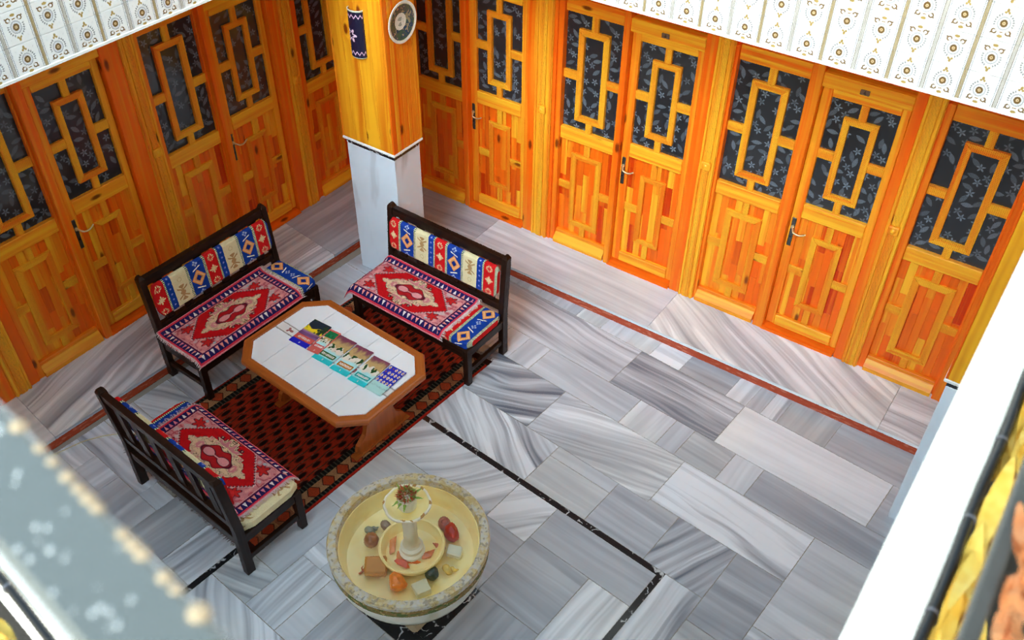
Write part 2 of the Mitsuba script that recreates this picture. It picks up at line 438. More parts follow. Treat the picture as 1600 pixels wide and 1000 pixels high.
def kilim_color(p, n, uv):
    """Woven stripes that repeat every 0.47 m along u."""
    P = 0.47
    x = uv.x - P * dr.floor(uv.x / P); y = uv.y
    red, blue, cream, ind = (0.60, 0.012, 0.014), (0.010, 0.045, 0.30), (0.74, 0.66, 0.40), (0.008, 0.025, 0.20)
    yy = y - 0.30 * dr.floor(y / 0.30 + 0.5)
    c = mi.Color3f(red)
    # red stripe 0 - .10 : cross and diamond
    dx = dr.abs(x - 0.05)
    y2 = y - 0.10 * dr.floor(y / 0.10 + 0.5)
    ix = dr.floor(y / 0.10 + 0.5); odd = ix - 2 * dr.floor(ix / 2)
    dia = dx * 1.0 + dr.abs(y2)
    cr = dr.minimum(dr.abs(dx - dr.abs(y2)), dr.minimum(dx, dr.abs(y2)))
    mot = dr.select(odd > 0.5, dr.select((dia < 0.036) & (cr > 0.004), 1.0, 0.0), dr.select((dia < 0.038) & (cr < 0.006), 1.0, 0.0))
    c = mix(c, (0.80, 0.62, 0.34), mot * dr.select(x < 0.10, 1.0, 0.0))
    # dotted guards
    dots = dr.select((y / 0.014 - dr.floor(y / 0.014)) < 0.5, 1.0, 0.0)
    guard = mix((0.02, 0.07, 0.05), (0.78, 0.74, 0.50), dots)
    c = sel((x > 0.10) & (x < 0.122), guard, c)
    # blue stripe .122 - .255 : orange lozenge with a blue heart, white brackets
    b = mi.Color3f(blue)
    bx_, by_ = dr.abs(x - 0.188), dr.abs(yy)
    d = bx_ * 0.90 + by_ * 0.78
    b = mix(b, (0.74, 0.30, 0.08), dr.select(d < 0.056, 1.0, 0.0))
    b = mix(b, (0.80, 0.50, 0.30), dr.select(dr.abs(d - 0.040) < 0.004, 1.0, 0.0))
    b = mix(b, ind, dr.select(d < 0.022, 1.0, 0.0))
    b = mix(b, (0.82, 0.82, 0.70), dr.select((dr.abs(by_ - 0.083 + 0.35 * (x - 0.188)) < 0.005) & (bx_ < 0.034), 1.0, 0.0))
    d2 = bx_ + dr.abs(by_ - 0.122)
    b = mix(b, (0.45, 0.55, 0.75), dr.select((d2 < 0.024) & (dr.abs(bx_ - dr.abs(by_ - 0.122)) > 0.004), 0.8, 0.0))
    c = sel((x >= 0.122) & (x < 0.255), b, c)
    c = sel((x >= 0.255) & (x < 0.275), guard, c)
    # cream stripe .275 - .405 : brown branching figure
    w = mi.Color3f(cream)
    cx_ = dr.abs(x - 0.34); cy = yy - 0.035
    fig = dr.minimum(dr.maximum(cx_ - 0.012 - 0.010 * dr.cos(cy * 110), dr.abs(cy) - 0.062),
                     dr.maximum(dr.abs(dr.abs(cy) - 0.018 - cx_ * 0.55) - 0.006, cx_ - 0.044))
    w = mix(w, (0.40, 0.20, 0.05), 0.85 * smoothstep(0.003, -0.001, fig))
    w = mix(w, (0.55, 0.45, 0.20), 0.8 * smoothstep(0.004, 0.002, dr.abs(dr.sqrt(cx_ ** 2 + (yy + 0.075) ** 2) - 0.016)))
    c = sel((x >= 0.275) & (x < 0.405), w, c)
    # thin blue stripe
    s = mi.Color3f(blue)
    y3 = y - 0.045 * dr.floor(y / 0.045 + 0.5)
    s = mix(s, (0.25, 0.30, 0.65), dr.select(dr.abs(x - 0.43) + dr.abs(y3) < 0.010, 1.0, 0.0))
    c = sel((x >= 0.405) & (x < 0.455), s, c)
    c = sel(x >= 0.455, guard, c)
    return mi.Color3f(c) * (0.88 + 0.24 * noise(uv.x * 500, uv.y * 500))


mat('kilim', kilim_color, 0.9, 0.1, sheen=0.2)
FRW, FRD = 1.40, 2.32


def floor_rug_color(p, n, uv):
    x, y = uv.x, uv.y
    e = dr.minimum(x, FRW - x)
    ey = dr.minimum(y, FRD - y)
    row = dr.floor(x / 0.062)
    yy = y / 0.125 + 0.30 * row + 0.16 * noise(x * 4, y * 4)
    fy, fx = yy - dr.floor(yy) - 0.5, x / 0.062 - row - 0.5
    blob = dr.sqrt((fy / 1.05) ** 2 + ((fx + 0.10) / 0.95) ** 2)
    c = mix((0.040, 0.005, 0.004), (0.34, 0.026, 0.010), smoothstep(0.20, 0.40, blob))
    c = mix(c, (0.07, 0.022, 0.010), smoothstep(0.38, 0.46, dr.abs(fx + 0.06 * dr.sin(y * 30))))
    c = mix(c, (0.012, 0.006, 0.005), smoothstep(0.34, 0.12, blob) * 0.9)
    c = mix(c, (0.30, 0.16, 0.12), dr.select((dr.abs(fx) > 0.44) & (dr.abs(fy) < 0.10), 0.7, 0.0))
    # borders along the two long sides: black, geometric tan, black, red selvedge
    k = y / 0.13; ik = dr.floor(k); fk = k - ik
    tri = dr.abs(fk - 0.5) * 2
    q = (e - 0.045) / 0.09
    tan = sel(tri + dr.abs(q - 0.5) < 0.75, (0.33, 0.045, 0.015), sel(cell_rand(ik, 3) < 0.5, (0.33, 0.17, 0.08), (0.25, 0.09, 0.04)))
    tan = sel(dr.abs(tri + dr.abs(q - 0.5) - 0.75) < 0.07, (0.08, 0.02, 0.012), tan)
    blk = mix((0.010, 0.008, 0.007), (0.10, 0.09, 0.06), dr.select((y / 0.03 - dr.floor(y / 0.03)) < 0.35, 0.5, 0.0))
    c = sel(e < 0.185, blk, c)
    c = sel(e < 0.140, tan, c)
    c = sel(e < 0.050, blk, c)
    c = sel(e < 0.018, (0.36, 0.02, 0.012), c)
    c = sel(ey < 0.06, (0.03, 0.008, 0.006), c)
    return mi.Color3f(c) * (0.75 + 0.5 * noise(x * 260, y * 260))


mat('floor_rug_wool', floor_rug_color, 0.95, 0.05, sheen=0.2)


def table_wood(p, n, uv):
    g = fbm(uv.x * 40, uv.y * 1.8, octaves=3)
    return mix((0.30, 0.070, 0.012), (0.46, 0.125, 0.020), g)


mat('table_wood', table_wood, 0.30, 0.5)
mat('ceramic', (0.86, 0.90, 0.95), 0.14, 0.5)


def decor(p, n, uv):
    x, y = uv.x, uv.y
    r = dr.sqrt((x / 1.5) ** 2 + y * y); a = dr.atan2(y, x)
    c = mix((0.78, 0.76, 0.76), (0.36, 0.12, 0.12), smoothstep(0.006, 0.0, r - 0.022 * (0.6 + 0.4 * dr.cos(3 * a))))
    return sel(dr.abs(y) > 0.032, (0.40, 0.38, 0.37), c)


mat('ceramic_border', decor, 0.2, 0.5)


def cover(p, n, uv):
    """Printed covers of the six brochures; uv in 0..1 and uv.x carries 10 * number."""
    k = dr.floor(uv.x / 10 + 0.001); x = uv.x - 10 * k; y = uv.y
    f = fbm(x * 6, y * 7, k * 3, octaves=3)
    g = noise(x * 14, y * 14, k)
    # cover 0: yellow rocks in the night over violet haze, red name plate, blue foot
    c0 = mix((0.01, 0.03, 0.05), (0.85, 0.65, 0.02), smoothstep(0.02, -0.02, y - 0.70 - 0.28 * (f - 0.35)))
    c0 = sel((f > 0.60) & (y > 0.55), (0.02, 0.05, 0.02), c0)
    c0 = mix(c0, mix((0.30, 0.16, 0.40), (0.10, 0.02, 0.09), noise(x * 3, y * 20)), smoothstep(0.60, 0.50, y))
    c0 = sel(y < 0.36, (0.62, 0.10, 0.09), c0)
    c0 = sel(y < 0.17, (0.01, 0.02, 0.50), c0)
    # the others: dusk sky, dark shrubs, white terraces, turquoise water, name plate
    sky = mix((0.55, 0.38, 0.16), (0.20, 0.05, 0.10), smoothstep(0.72, 0.95, y + 0.25 * (f - 0.5)))
    c1 = mix(sky, (0.80, 0.76, 0.66), smoothstep(0.64, 0.58, y + 0.3 * (f - 0.5)))
    c1 = sel((g > 0.62) & (y > 0.46) & (y < 0.66), (0.01, 0.07, 0.02), c1)
    c1 = mix(c1, (0.45, 0.82, 0.84), smoothstep(0.46, 0.38, y + 0.15 * (f - 0.5)))
    c1 = mix(c1, (0.02, 0.60, 0.66), smoothstep(0.20, 0.12, y))
    plate = sel(k < 1.5, (0.62, 0.08, 0.09), sel(k < 2.5, (0.01, 0.10, 0.02), sel(k < 3.5, (0.45, 0.16, 0.01), (0.0, 0.34, 0.36))))
    c1 = sel((y > 0.19) & (y < 0.34) & (x > 0.10) & (x < 0.90), plate, c1)
    c1 = sel((k < 1.5) & (y > 0.68), mix((0.01, 0.10, 0.03), (0.0, 0.25, 0.10), g), c1)
    c1 = sel((k < 1.5) & ((x < 0.10) | (x > 0.93) | (y > 0.94) | (y < 0.2)), (0.66, 0.14, 0.12), c1)
    # white letters on the plates
    y0 = dr.select(k < 0.5, 0.265, 0.265)
    lx = (x - 0.18) / 0.085
    il = dr.floor(lx); fl = lx - il
    st = cell_rand(il, k, 2)
    bar = dr.select(fl < 0.25, 1.0, 0.0)
    bar = dr.maximum(bar, dr.select((dr.abs((y - y0) * 26) < 0.35 + 0.5 * st) & (fl < 0.72), 0.7, 0.0))
    bar = dr.maximum(bar, dr.select((fl > 0.48) & (fl < 0.72) & (st > 0.3), 1.0, 0.0))
    ink = bar * dr.select((dr.abs(y - y0) < 0.042) & (x > 0.18) & (x < 0.86), 1.0, 0.0)
    c = sel(k < 0.5, c0, c1)
    c = mix(c, (0.85, 0.83, 0.78), ink)
    c = sel(((x - 0.5) ** 2 * 1.5 + (y - 0.085) ** 2 < 0.0012) & (k < 4.5), (0.75, 0.80, 0.85), c)
    # cover 5: white blossoms on cobalt over a pale sheet with small print
    ax, ay = x * 5, y * 6
    ix, iy = dr.floor(ax), dr.floor(ay)
    rx, ry = ax - ix - 0.5, ay - iy - 0.5
    r = dr.sqrt(rx * rx + ry * ry); th = dr.atan2(ry, rx)
    c5 = mix((0.01, 0.02, 0.42), (0.80, 0.74, 0.66), smoothstep(0.03, -0.02, r - 0.40 * (0.8 + 0.2 * dr.cos(6 * th))) * dr.select(cell_rand(ix, iy, 6) < 0.8, 1.0, 0.0))
    c5 = sel(r < 0.14, (0.55, 0.10, 0.03), c5)
    t5 = mix((0.45, 0.76, 0.74), (0.10, 0.22, 0.24), dr.select((dr.abs(y - 0.22) < 0.03) & (fl > 0.35) & (fl < 0.55), 1.0, 0.0))
    c5 = sel(y < 0.36, t5, c5)
    return sel(k > 4.5, c5, c)


mat('print', cover, 0.25, 0.5)
mat('vc', {'type': 'mesh_attribute', 'name': 'vertex_color'}, 0.55, 0.4)
mat('vc_gloss', {'type': 'mesh_attribute', 'name': 'vertex_color'}, 0.18, 0.5)
mat('brass', (0.80, 0.66, 0.38), 0.38, 0.5, 0.8)
mat('steel_dark', (0.10, 0.10, 0.095), 0.30, 0.5, 0.8)
mat('bowl_cream', lambda p, n, uv: mix((0.90, 0.77, 0.36), (0.84, 0.65, 0.23), smoothstep(0.45, 0.75, fbm(p.x * 7, p.y * 7, p.z * 9))), 0.30, 0.5)


def rim_color(p, n, uv):
    a = fbm(p.x * 26, p.y * 26, p.z * 26, octaves=3)
    b = fbm(p.x * 60 + 5, p.y * 60, p.z * 60, octaves=2)
    c = mix((0.52, 0.50, 0.45), (0.48, 0.36, 0.15), smoothstep(0.42, 0.66, a))
    c = mix(c, (0.58, 0.50, 0.28), smoothstep(0.50, 0.66, noise(p.x * 90, p.y * 90, p.z * 90)) * 0.6)
    return mix(c, (0.24, 0.20, 0.15), smoothstep(0.62, 0.72, b) * 0.7)


mat('bowl_rim', rim_color, 0.45, 0.4)


def band_color(p, n, uv):
    a = fbm(p.x * 30, p.y * 30, p.z * 40, octaves=2)
    c = mix((0.26, 0.17, 0.045), (0.10, 0.14, 0.03), smoothstep(0.45, 0.6, a))
    return mix(c, (0.45, 0.33, 0.12), smoothstep(0.6, 0.7, fbm(p.x * 70, p.y * 70, p.z * 70)))


mat('bowl_band', band_color, 0.5, 0.4)
mat('bowl_belly', lambda p, n, uv: mix((0.72, 0.70, 0.58), (0.52, 0.48, 0.32), smoothstep(0.5, 0.8, fbm(p.x * 8, p.y * 8, p.z * 5))), 0.35, 0.5)
scene['water'] = {'type': 'thindielectric', 'int_ior': 1.22, 'ext_ior': 1.0}
mat('grey_paint', (0.16, 0.18, 0.185), 0.25, 0.45)
mat('black_rubber', (0.010, 0.010, 0.013), 0.25, 0.5)
mat('dark_floor', (0.030, 0.027, 0.025), 0.6, 0.3)
mat('gold_leaf', lambda p, n, uv: mix((0.72, 0.42, 0.035), (0.82, 0.62, 0.14), noise(p.x * 60, p.y * 60, p.z * 60)), 0.42, 0.5, sheen=0.2)
mat('orange_leaf', lambda p, n, uv: mix((0.66, 0.20, 0.06), (0.75, 0.33, 0.14), noise(p.x * 60, p.y * 60, p.z * 60)), 0.5, 0.4)


def vcol(mesh, rgb, bsdf='vc', smooth=False, var=0.0, seed=0):
    v, f = np.asarray(mesh.vertices, float), np.asarray(mesh.faces)
    c = np.tile(np.asarray(rgb, float), (len(v), 1))
    if var:
        c = c * (1 - var + 2 * var * meshkit.noise(v * 60, seed)[:, None])
    if not smooth:
        c = c[f].reshape(-1, 3); v = v[f].reshape(-1, 3); f = np.arange(len(v)).reshape(-1, 3)
    return mikit.ply((v, f), bsdf, smooth=bool(smooth), color=c)


# ------------------------------------------------------------------ setting: floor
GA = math.radians(4.9)                       # the paving grid is turned against the walls
GU, GV = np.array([math.cos(GA), -math.sin(GA)]), np.array([math.sin(GA), math.cos(GA)])
GRID = T().rotate([0, 0, 1], -4.9)


def uv2xy(poly):
    return [tuple(u * GU + v * GV) for u, v in poly]


WALL_Y, WALL_X = 5.65, -5.60
LEDGE_R, LEDGE_Z = 5.135, 0.10
ledge_left = [(-5.115, 0.4), (-5.055, 1.6), (-4.935, 4.0), (-4.87, 5.0)]
floor_outline = Polygon([(-5.30, -1.2), (-5.02, 1.7), (-4.80, 5.28), (1.8, 5.28), (1.8, -1.2)])
# floor bed: the mortar between the slabs
put('floor', MB().mesh(ext(Polygon([(-6.2, -1.4), (-6.2, 6.2), (2.0, 6.2), (2.0, -1.4)]), 0.02, -0.0235)).ply(mat('mortar', (0.33, 0.31, 0.27), 0.9, 0.1)),
    label='courtyard floor of grey and white marble slabs', kind='structure')
FR = (-3.55, -1.355, 0.925, 3.165)           # the black frame in grid coordinates (outer)
FS = 0.042
SQ = (-2.74, -2.157, 1.763, 2.327)           # the black square under the fountain
# (u0, u1, v0, v1, grain along 'u' 'v' or an angle, tone 0-7 + 8 * contrast)
S = [(-2.54, -2.27, 4.762, 5.6, 'u', 7), (-2.27, -1.86, 4.762, 5.6, 'u', 2), (-1.86, -1.69, 4.762, 5.6, 'v', 6), (-1.69, -1.57, 4.762, 5.6, 'v', 3), (-1.57, -1.44, 4.762, 5.6, 'v', 14),
     (-1.44, -1.065, 4.762, 5.6, 'v', 3), (-1.065, -0.30, 4.762, 5.6, 'u', 3), (-0.30, 0.5, 4.762, 5.6, 'u', 4),
     (-3.02, -2.54, 4.762, 5.6, 'v', 5), (-3.26, -3.02, 4.762, 5.6, 'v', 4), (-3.9, -3.26, 4.762, 5.6, 'v', 3), (-4.6, -3.9, 4.762, 5.6, 'u', 3),
     (-4.35, -2.605, 4.312, 4.760, 'u', 12), (-2.603, -1.692, 4.312, 4.760, 'u', 10), (-1.690, -0.553, 4.312, 4.760, 'u', 7), (-0.551, 0.5, 4.312, 4.760, 'u', 3), (-5.4, -4.352, 4.312, 4.760, 'u', 4),
     (-4.0, -3.575, 4.02, 4.310, 'v', 4), (-3.573, -3.37, 4.02, 4.310, 'v', 5), (-3.37, -3.165, 4.02, 4.310, 'v', 4), (-3.163, -2.315, 4.02, 4.310, 'u', 4), (-2.313, -2.0, 4.02, 4.310, 'v', 5), (-1.998, -1.845, 4.02, 4.310, 'v', 4),
     (-1.843, -1.512, 4.02, 4.310, 'u', 3), (-1.510, -1.29, 4.02, 4.310, 'v', 5), (-1.288, 0.5, 4.02, 4.310, 'u', 2), (-5.4, -4.002, 4.02, 4.310, 'u', 4),
     (-3.55, -2.795, 3.560, 4.018, 0.5, 18), (-2.793, -1.752, 3.560, 4.018, 0.25, 12), (-1.750, -0.768, 3.590, 4.018, 'u', 15), (-0.766, -0.20, 3.20, 4.018, 'u', 5), (-0.198, 0.6, 3.20, 4.018, 'u', 4),
     (-3.55, -2.50, 3.166, 3.558, -0.55, 20), (-2.498, -1.99, 3.455, 3.588, 'u', 6), (-2.498, -1.99, 3.166, 3.453, 'u', 4), (-1.988, -1.525, 3.166, 3.588, 'u', 3), (-1.523, -1.092, 3.166, 3.588, 1.25, 10), (-1.090, -0.768, 2.98, 3.588, 'u', 2),
     # inside the black frame
     (FR[0] + FS, -2.502, 2.78, FR[3] - FS, 0.9, 13), (-2.500, -2.177, 2.78, FR[3] - FS, 0.9, 15), (-2.175, FR[1] - FS, 2.832, FR[3] - FS, 'u', 3),
     (-2.1755, -1.702, 2.33, 2.831, 'u', 2), (-1.70, FR[1] - FS, 1.95, 2.83, 'v', 14), (-2.1755, -1.702, 1.76, 2.329, 'v', 2), (-2.761, -2.1765, 2.328, 2.779, 'u', 3),
     (-3.02, -2.762, 2.20, 2.778, 'v', 4), (FR[0] + FS, -3.022, 2.20, 2.778, 'u', 4), (-3.02, -2.742, 1.80, 2.198, 'u', 5), (-3.18, -2.91, 1.345, 1.798, 'v', 11), (FR[0] + FS, -3.182, 1.345, 1.60, 0.35, 13),
     (FR[0] + FS, -3.182, 1.602, 2.198, 'v', 4), (-2.908, -2.742, 1.345, 1.798, 'u', 5), (-2.740, -2.40, 0.97, 1.761, 'v', 3), (-2.398, -1.95, 0.97, 1.761, 'u', 2), (-1.948, FR[1] - FS, 0.97, 1.758, 'u', 4), (FR[0] + FS, -2.742, 0.97, 1.343, -0.6, 13),
     # right of the frame
     (FR[1], -1.092, 2.45, 3.164, 'v', 14), (-1.090, -0.768, 2.55, 2.978, 'u', 3), (-0.766, -0.30, 2.75, 3.198, 'u', 13), (-0.766, -0.3, 2.2, 2.748, 'u', 5),
     # left of the frame
     (-3.83, FR[0], 1.20, 1.58, 'v', 12), (-4.18, -3.832, 1.20, 1.58, 'v', 2), (-4.62, -4.182, 1.02, 1.40, 'v', 3), (-3.98, FR[0], 1.582, 2.02, 'u', 3), (-4.38, -3.982, 1.582, 1.90, 'v', 11),
     (-5.6, -4.382, 1.402, 1.62, 'u', 12), (-5.6, -4.382, 1.622, 1.86, 'u', 13), (-5.6, -4.30, 1.862, 2.16, 0.4, 11), (-5.6, -4.62, 2.162, 2.60, 'u', 12), (-5.6, -4.55, 2.602, 3.05, 'u', 13), (-5.6, -4.6, 3.052, 3.55, 'u', 5), (-5.6, -4.5, 3.552, 4.018, 'u', 4)]
taken = []
slab_list = []
frame_area = shapely.union_all([sbox(FR[0], FR[2], FR[1], FR[3]).difference(sbox(FR[0] + FS, FR[2] + FS, FR[1] - FS, FR[3] - FS)), sbox(*[SQ[i] for i in (0, 2, 1, 3)])])
outline_g = Polygon([(x * GU[0] + y * GU[1], x * GV[0] + y * GV[1]) for x, y in floor_outline.exterior.coords])
done = frame_area
for u0, u1, v0, v1, al, k in S:
    q = sbox(u0, v0, u1, v1).difference(done).intersection(outline_g)
    if q.area > 0.002:
        slab_list.append((q, al, k)); done = done.union(q)
# everything else: running rows of slabs
v = -1.6
while v < 5.6:
    hgt = rng.choice((0.30, 0.40, 0.46))
    u = -5.8 + rng.uniform(0, 0.3)
    while u < 2.2:
        w = rng.choice((0.32, 0.45, 0.62, 0.9))
        q = sbox(u, v, u + w, v + hgt).difference(done).intersection(outline_g)
        for g in getattr(q, 'geoms', [q]):
            if g.area > 0.004:
                slab_list.append((g, rng.choice('uuv'), rng.choice((2, 3, 4, 5, 11, 12, 13, 6))))
        u += w
    v += hgt
for q, al, k in slab_list:
    ang = {'u': 0.0, 'v': math.pi / 2}.get(al, al if not isinstance(al, str) else 0) + rng.uniform(-0.05, 0.05)
    for g in getattr(q, 'geoms', [q]):
        g = g.buffer(-0.0016, join_style='mitre').simplify(0.001)
        if g.is_empty or g.geom_type != 'Polygon' or g.area < 0.002:
            continue
        m = ext(g, 0.018, -0.0185 + rng.uniform(0, 0.0005))
        put('marble_slab', MB().mesh(m, along=(math.cos(ang), math.sin(ang), 0), k=k, jit=rng.uniform(0, 11)).ply('marble'), GRID, 'floor')
# black inlay: frame strips and the square under the fountain, cut in lengths
for a, b, c_, d in ((FR[0], FR[1], FR[3] - FS, FR[3]), (FR[0], FR[1], FR[2], FR[2] + FS), (FR[0], FR[0] + FS, FR[2] + FS, FR[3] - FS), (FR[1] - FS, FR[1], FR[2] + FS, FR[3] - FS)):
    n = 4
    for i in range(n):
        if b - a > d - c_:
            r_ = (a + (b - a) * i / n + 0.001, a + (b - a) * (i + 1) / n - 0.001, c_ + .0012, d - .0012)
        else:
            r_ = (a + .0012, b - .0012, c_ + (d - c_) * i / n + 0.001, c_ + (d - c_) * (i + 1) / n - 0.001)
        put('black_inlay', bx('marble_black', *r_, -0.018, 0.0), GRID, 'floor')
for r_ in ((SQ[0], SQ[1], SQ[2], SQ[2] + .11), (SQ[0], SQ[1], SQ[3] - .11, SQ[3]), (SQ[0], SQ[0] + .11, SQ[2] + .11, SQ[3] - .11), (SQ[1] - .11, SQ[1], SQ[2] + .11, SQ[3] - .11), (SQ[0] + .11, SQ[1] - .11, SQ[2] + .11, SQ[3] - .11)):
    put('black_inlay', bx('marble_black', r_[0] + .001, r_[1] - .001, r_[2] + .001, r_[3] - .001, -0.018, 0.0), GRID, 'floor')

# ------------------------------------------------------------------ setting: the raised ledge along both walls
put('trim_1', bx('mortar', -4.86, 1.8, LEDGE_R + 0.022, 5.9, -0.01, 0.076), label='low marble step that runs along the wall of bright doors', kind='structure')
LW = Polygon([(-5.98, 0.4), (-5.115, 0.4), (-5.055, 1.6), (-4.935, 4.0), (-4.878, 5.135), (-4.878, 5.9), (-5.98, 5.9)])
put('trim_2', MB().mesh(ext(LW.buffer(-0.022, join_style='mitre'), 0.086, -0.01)).ply('mortar'), label='low marble step that runs along the shaded wall of doors', kind='structure')
xs = [-4.876, -4.06, -2.247, -0.395, 0.55, 1.8]
for i, (k, ang) in enumerate(((2, 0.05), (4, -0.04), (13, -0.55), (13, 0.0), (4, 0.0))):
    g = sbox(xs[i] + .0015, LEDGE_R, xs[i + 1] - .0015, 5.9)
    put('marble_slab', MB().mesh(ext(g, 0.026, 0.0745), along=(math.cos(ang), math.sin(ang), 0), k=k).ply('marble'), parent='trim_1')
ys = [0.4, 1.12, 1.74, 3.05, 4.42, 5.9]
for i, k in enumerate((5, 6, 12, 12, 2)):
    cut = Polygon([(-6.1, ys[i] + .115 + .0015), (-4.5, ys[i] - .09 + .0015), (-4.5, ys[i + 1] - .09 - .0015), (-6.1, ys[i + 1] + .115 - .0015)])
    if i == 4:
        cut = Polygon([(-6.1, ys[i] + .1165), (-4.5, ys[i] - .0885), (-4.5, 6), (-6.1, 6)])
    g = LW.intersection(cut)
    put('marble_slab', MB().mesh(ext(g, 0.026, 0.0745), along=(-0.25, 1, 0) if i == 2 else (0.05, 1, 0), k=k).ply('marble'), parent='trim_2')
for a, b in ((-4.86, -2.4), (-2.398, 0.0), (0.002, 1.8)):
    put('red_riser', bx('red_paint', a, b, LEDGE_R + 0.008, LEDGE_R + 0.021, 0.001, 0.072), parent='trim_1')
lp = [(-5.115, 0.4), (-5.055, 1.6), (-4.935, 4.0), (-4.878, 5.13)]
for (x0, y0), (x1, y1) in zip(lp, lp[1:]):
    q = Polygon([(x0 - .008, y0), (x1 - .008, y1 - .001), (x1 - .021, y1 - .001), (x0 - .021, y0)])
    put('red_riser', MB().mesh(ext(q, 0.071, 0.001)).ply('red_paint'), parent='trim_2')

# ------------------------------------------------------------------ setting: walls behind the joinery, galleries above
put('wall_right', bx('plaster', -5.95, 2.0, 5.84, 5.98, 0.0, 2.83), label='wall behind the brightly lit row of pine doors', kind='structure')
put('wall_left', bx('plaster', -5.93, -5.79, -1.2, 5.84, 0.0, 2.83), label='wall behind the shaded row of pine doors', kind='structure')
PX, PY, PZ, TH, TW = -4.44, 4.62, 2.826, 0.1655, 0.1732
put('ceiling', MB().mesh(ext(Polygon([(-5.95, -1.2), (PX - .02, -1.2), (PX - .02, PY + .02), (2.0, PY + .02), (2.0, 5.98), (-5.95, 5.98)]), 0.14, PZ + .006)).ply('ceiling_plaster'),
    label='underside of the gallery over the doors', kind='structure')
ROWS = 6
PTOP = PZ + 0.001 + ROWS * TH
# the upper storey round the court: back walls and eaves of the galleries
put('wall_upper_right', bx('plaster', -5.95, 2.0, 5.84, 5.98, PZ + .15, 5.8), label='upper wall behind the right gallery', kind='structure')
put('wall_upper_left', bx('plaster', -5.93, -5.79, -1.2, 5.84, PZ + .15, 5.8), label='upper wall behind the left gallery', kind='structure')
put('wall_near_gallery', bx('plaster', 1.90, 2.0, -1.2, 5.83, 0.0, 5.8), label='wall along the near gallery outside the picture', kind='structure')
put('wall_front', bx('plaster', -5.95, 2.0, -1.35, -1.21, 0.0, 3.0), label='lower wall under the front gallery behind the camera', kind='structure')
put('ceiling_near_gallery', bx('ceiling_plaster', .05, 2.0, -1.2, 5.98, 5.81, 5.95), label='eaves over the near gallery outside the picture', kind='structure')
# parapet cores
put('wall_parapet_right', bx('grout', PX - .1, 2.0, PY + .006, PY + .13, PZ + .02, PTOP), label='tiled parapet of the gallery above the bright doors', kind='structure')
put('wall_parapet_left', bx('grout', PX - .13, PX - .006, -1.2, PY + .13, PZ + .02, PTOP), label='tiled parapet of the gallery above the shaded doors', kind='structure')


def tile_shape(variant, flip):
    m = cbox(-TW / 2 + .0012, TW / 2 - .0012, 0.0, 0.008, -TH / 2 + .0012, TH / 2 - .0012, 0.0012)
    return MB().mesh(m, uvf=lambda p: np.stack([p[:, 0] / TW + 0.5 + 10 * variant, (p[:, 2] * (-1 if flip else 1)) / TH + 0.5], -1)).ply('wall_tile')


tiles = {(a, b): tile_shape(a, b) for a in (0, 1) for b in (0, 1)}
x = -1.271 - 20 * TW + TW / 2
i = 0
while x < 1.9:
    for r in range(ROWS):
        if x - TW / 2 > PX - 0.02:
            put('wall_tile', tiles[(i % 2, 1 - r % 2)], T().translate([x, PY - .002, PZ + .0005 + TH * (r + .5)]), 'wall_parapet_right')
    x += TW; i += 1
y = 2.246 - 12 * TW + TW / 2
i = 0
while y < PY - .05:
    for r in range(ROWS):
        put('wall_tile', tiles[(i % 2, 1 - r % 2)], T().translate([PX + .002, y, PZ + .0005 + TH * (r + .5)]).rotate([0, 0, 1], 90), 'wall_parapet_left')
    y += TW; i += 1
put('edge_strip', bx('white_trim', PX - .02, 2.0, PY - .008, PY + .03, PZ - .001, PZ + .016, ch=.002), parent='wall_parapet_right')
put('edge_strip', bx('white_trim', PX - .03, PX + .008, -1.2, PY + .0, PZ - .001, PZ + .016, ch=.002), parent='wall_parapet_left')

# ------------------------------------------------------------------ the pine doors and glazed screens
def lattice(cx, w, z0, z1, bar, gx0, gx1, gz0, gz1, zc, bw, e0, e1, k=0):
    """Mitred ring and its four short arms: eight bars."""
    out = []
    xo0, xo1, xi0, xi1, zi0, zi1 = cx - w / 2, cx + w / 2, cx - w / 2 + bar, cx + w / 2 - bar, z0 + bar, z1 - bar
    for quad, al in (([(xo0, z0), (xi0, zi0), (xi0, zi1), (xo0, z1)], (0, 0, 1)), ([(xo1, z0), (xi1, zi0), (xi1, zi1), (xo1, z1)], (0, 0, 1)),
                     ([(xo0, z0), (xo1, z0), (xi1, zi0), (xi0, zi0)], (1, 0, 0)), ([(xo0, z1), (xo1, z1), (xi1, zi1), (xi0, zi1)], (1, 0, 0))):
        c = np.mean(quad, 0)
        q2 = [tuple(c + (np.array(p) - c) * (1 - .004 / max(.02, np.linalg.norm(np.array(p) - c)))) for p in quad]
        pts = [(a, e1, b) for a, b in quad] + [(a, e0 + .003, b) for a, b in quad] + [(a, e0, b) for a, b in q2]
        out.append(('lattice_bar', MB().hull(pts, along=al, k=k + rng.choice((0, 0, 1))).ply('wood_punched')))
    for a, b, c, d, al in ((cx - bw / 2, cx + bw / 2, z1 + .0005, gz1, (0, 0, 1)), (cx - bw / 2, cx + bw / 2, gz0, z0 - .0005, (0, 0, 1)), (gx0, xo0 - .0005, zc - .035, zc + .035, (1, 0, 0)), (xo1 + .0005, gx1, zc - .035, zc + .035, (1, 0, 0))):
        out.append(('lattice_bar', MB().box(a, b, e0 + .001, e1, c, d, ch=.002, along=al, k=k).ply('wood_punched')))
    return out


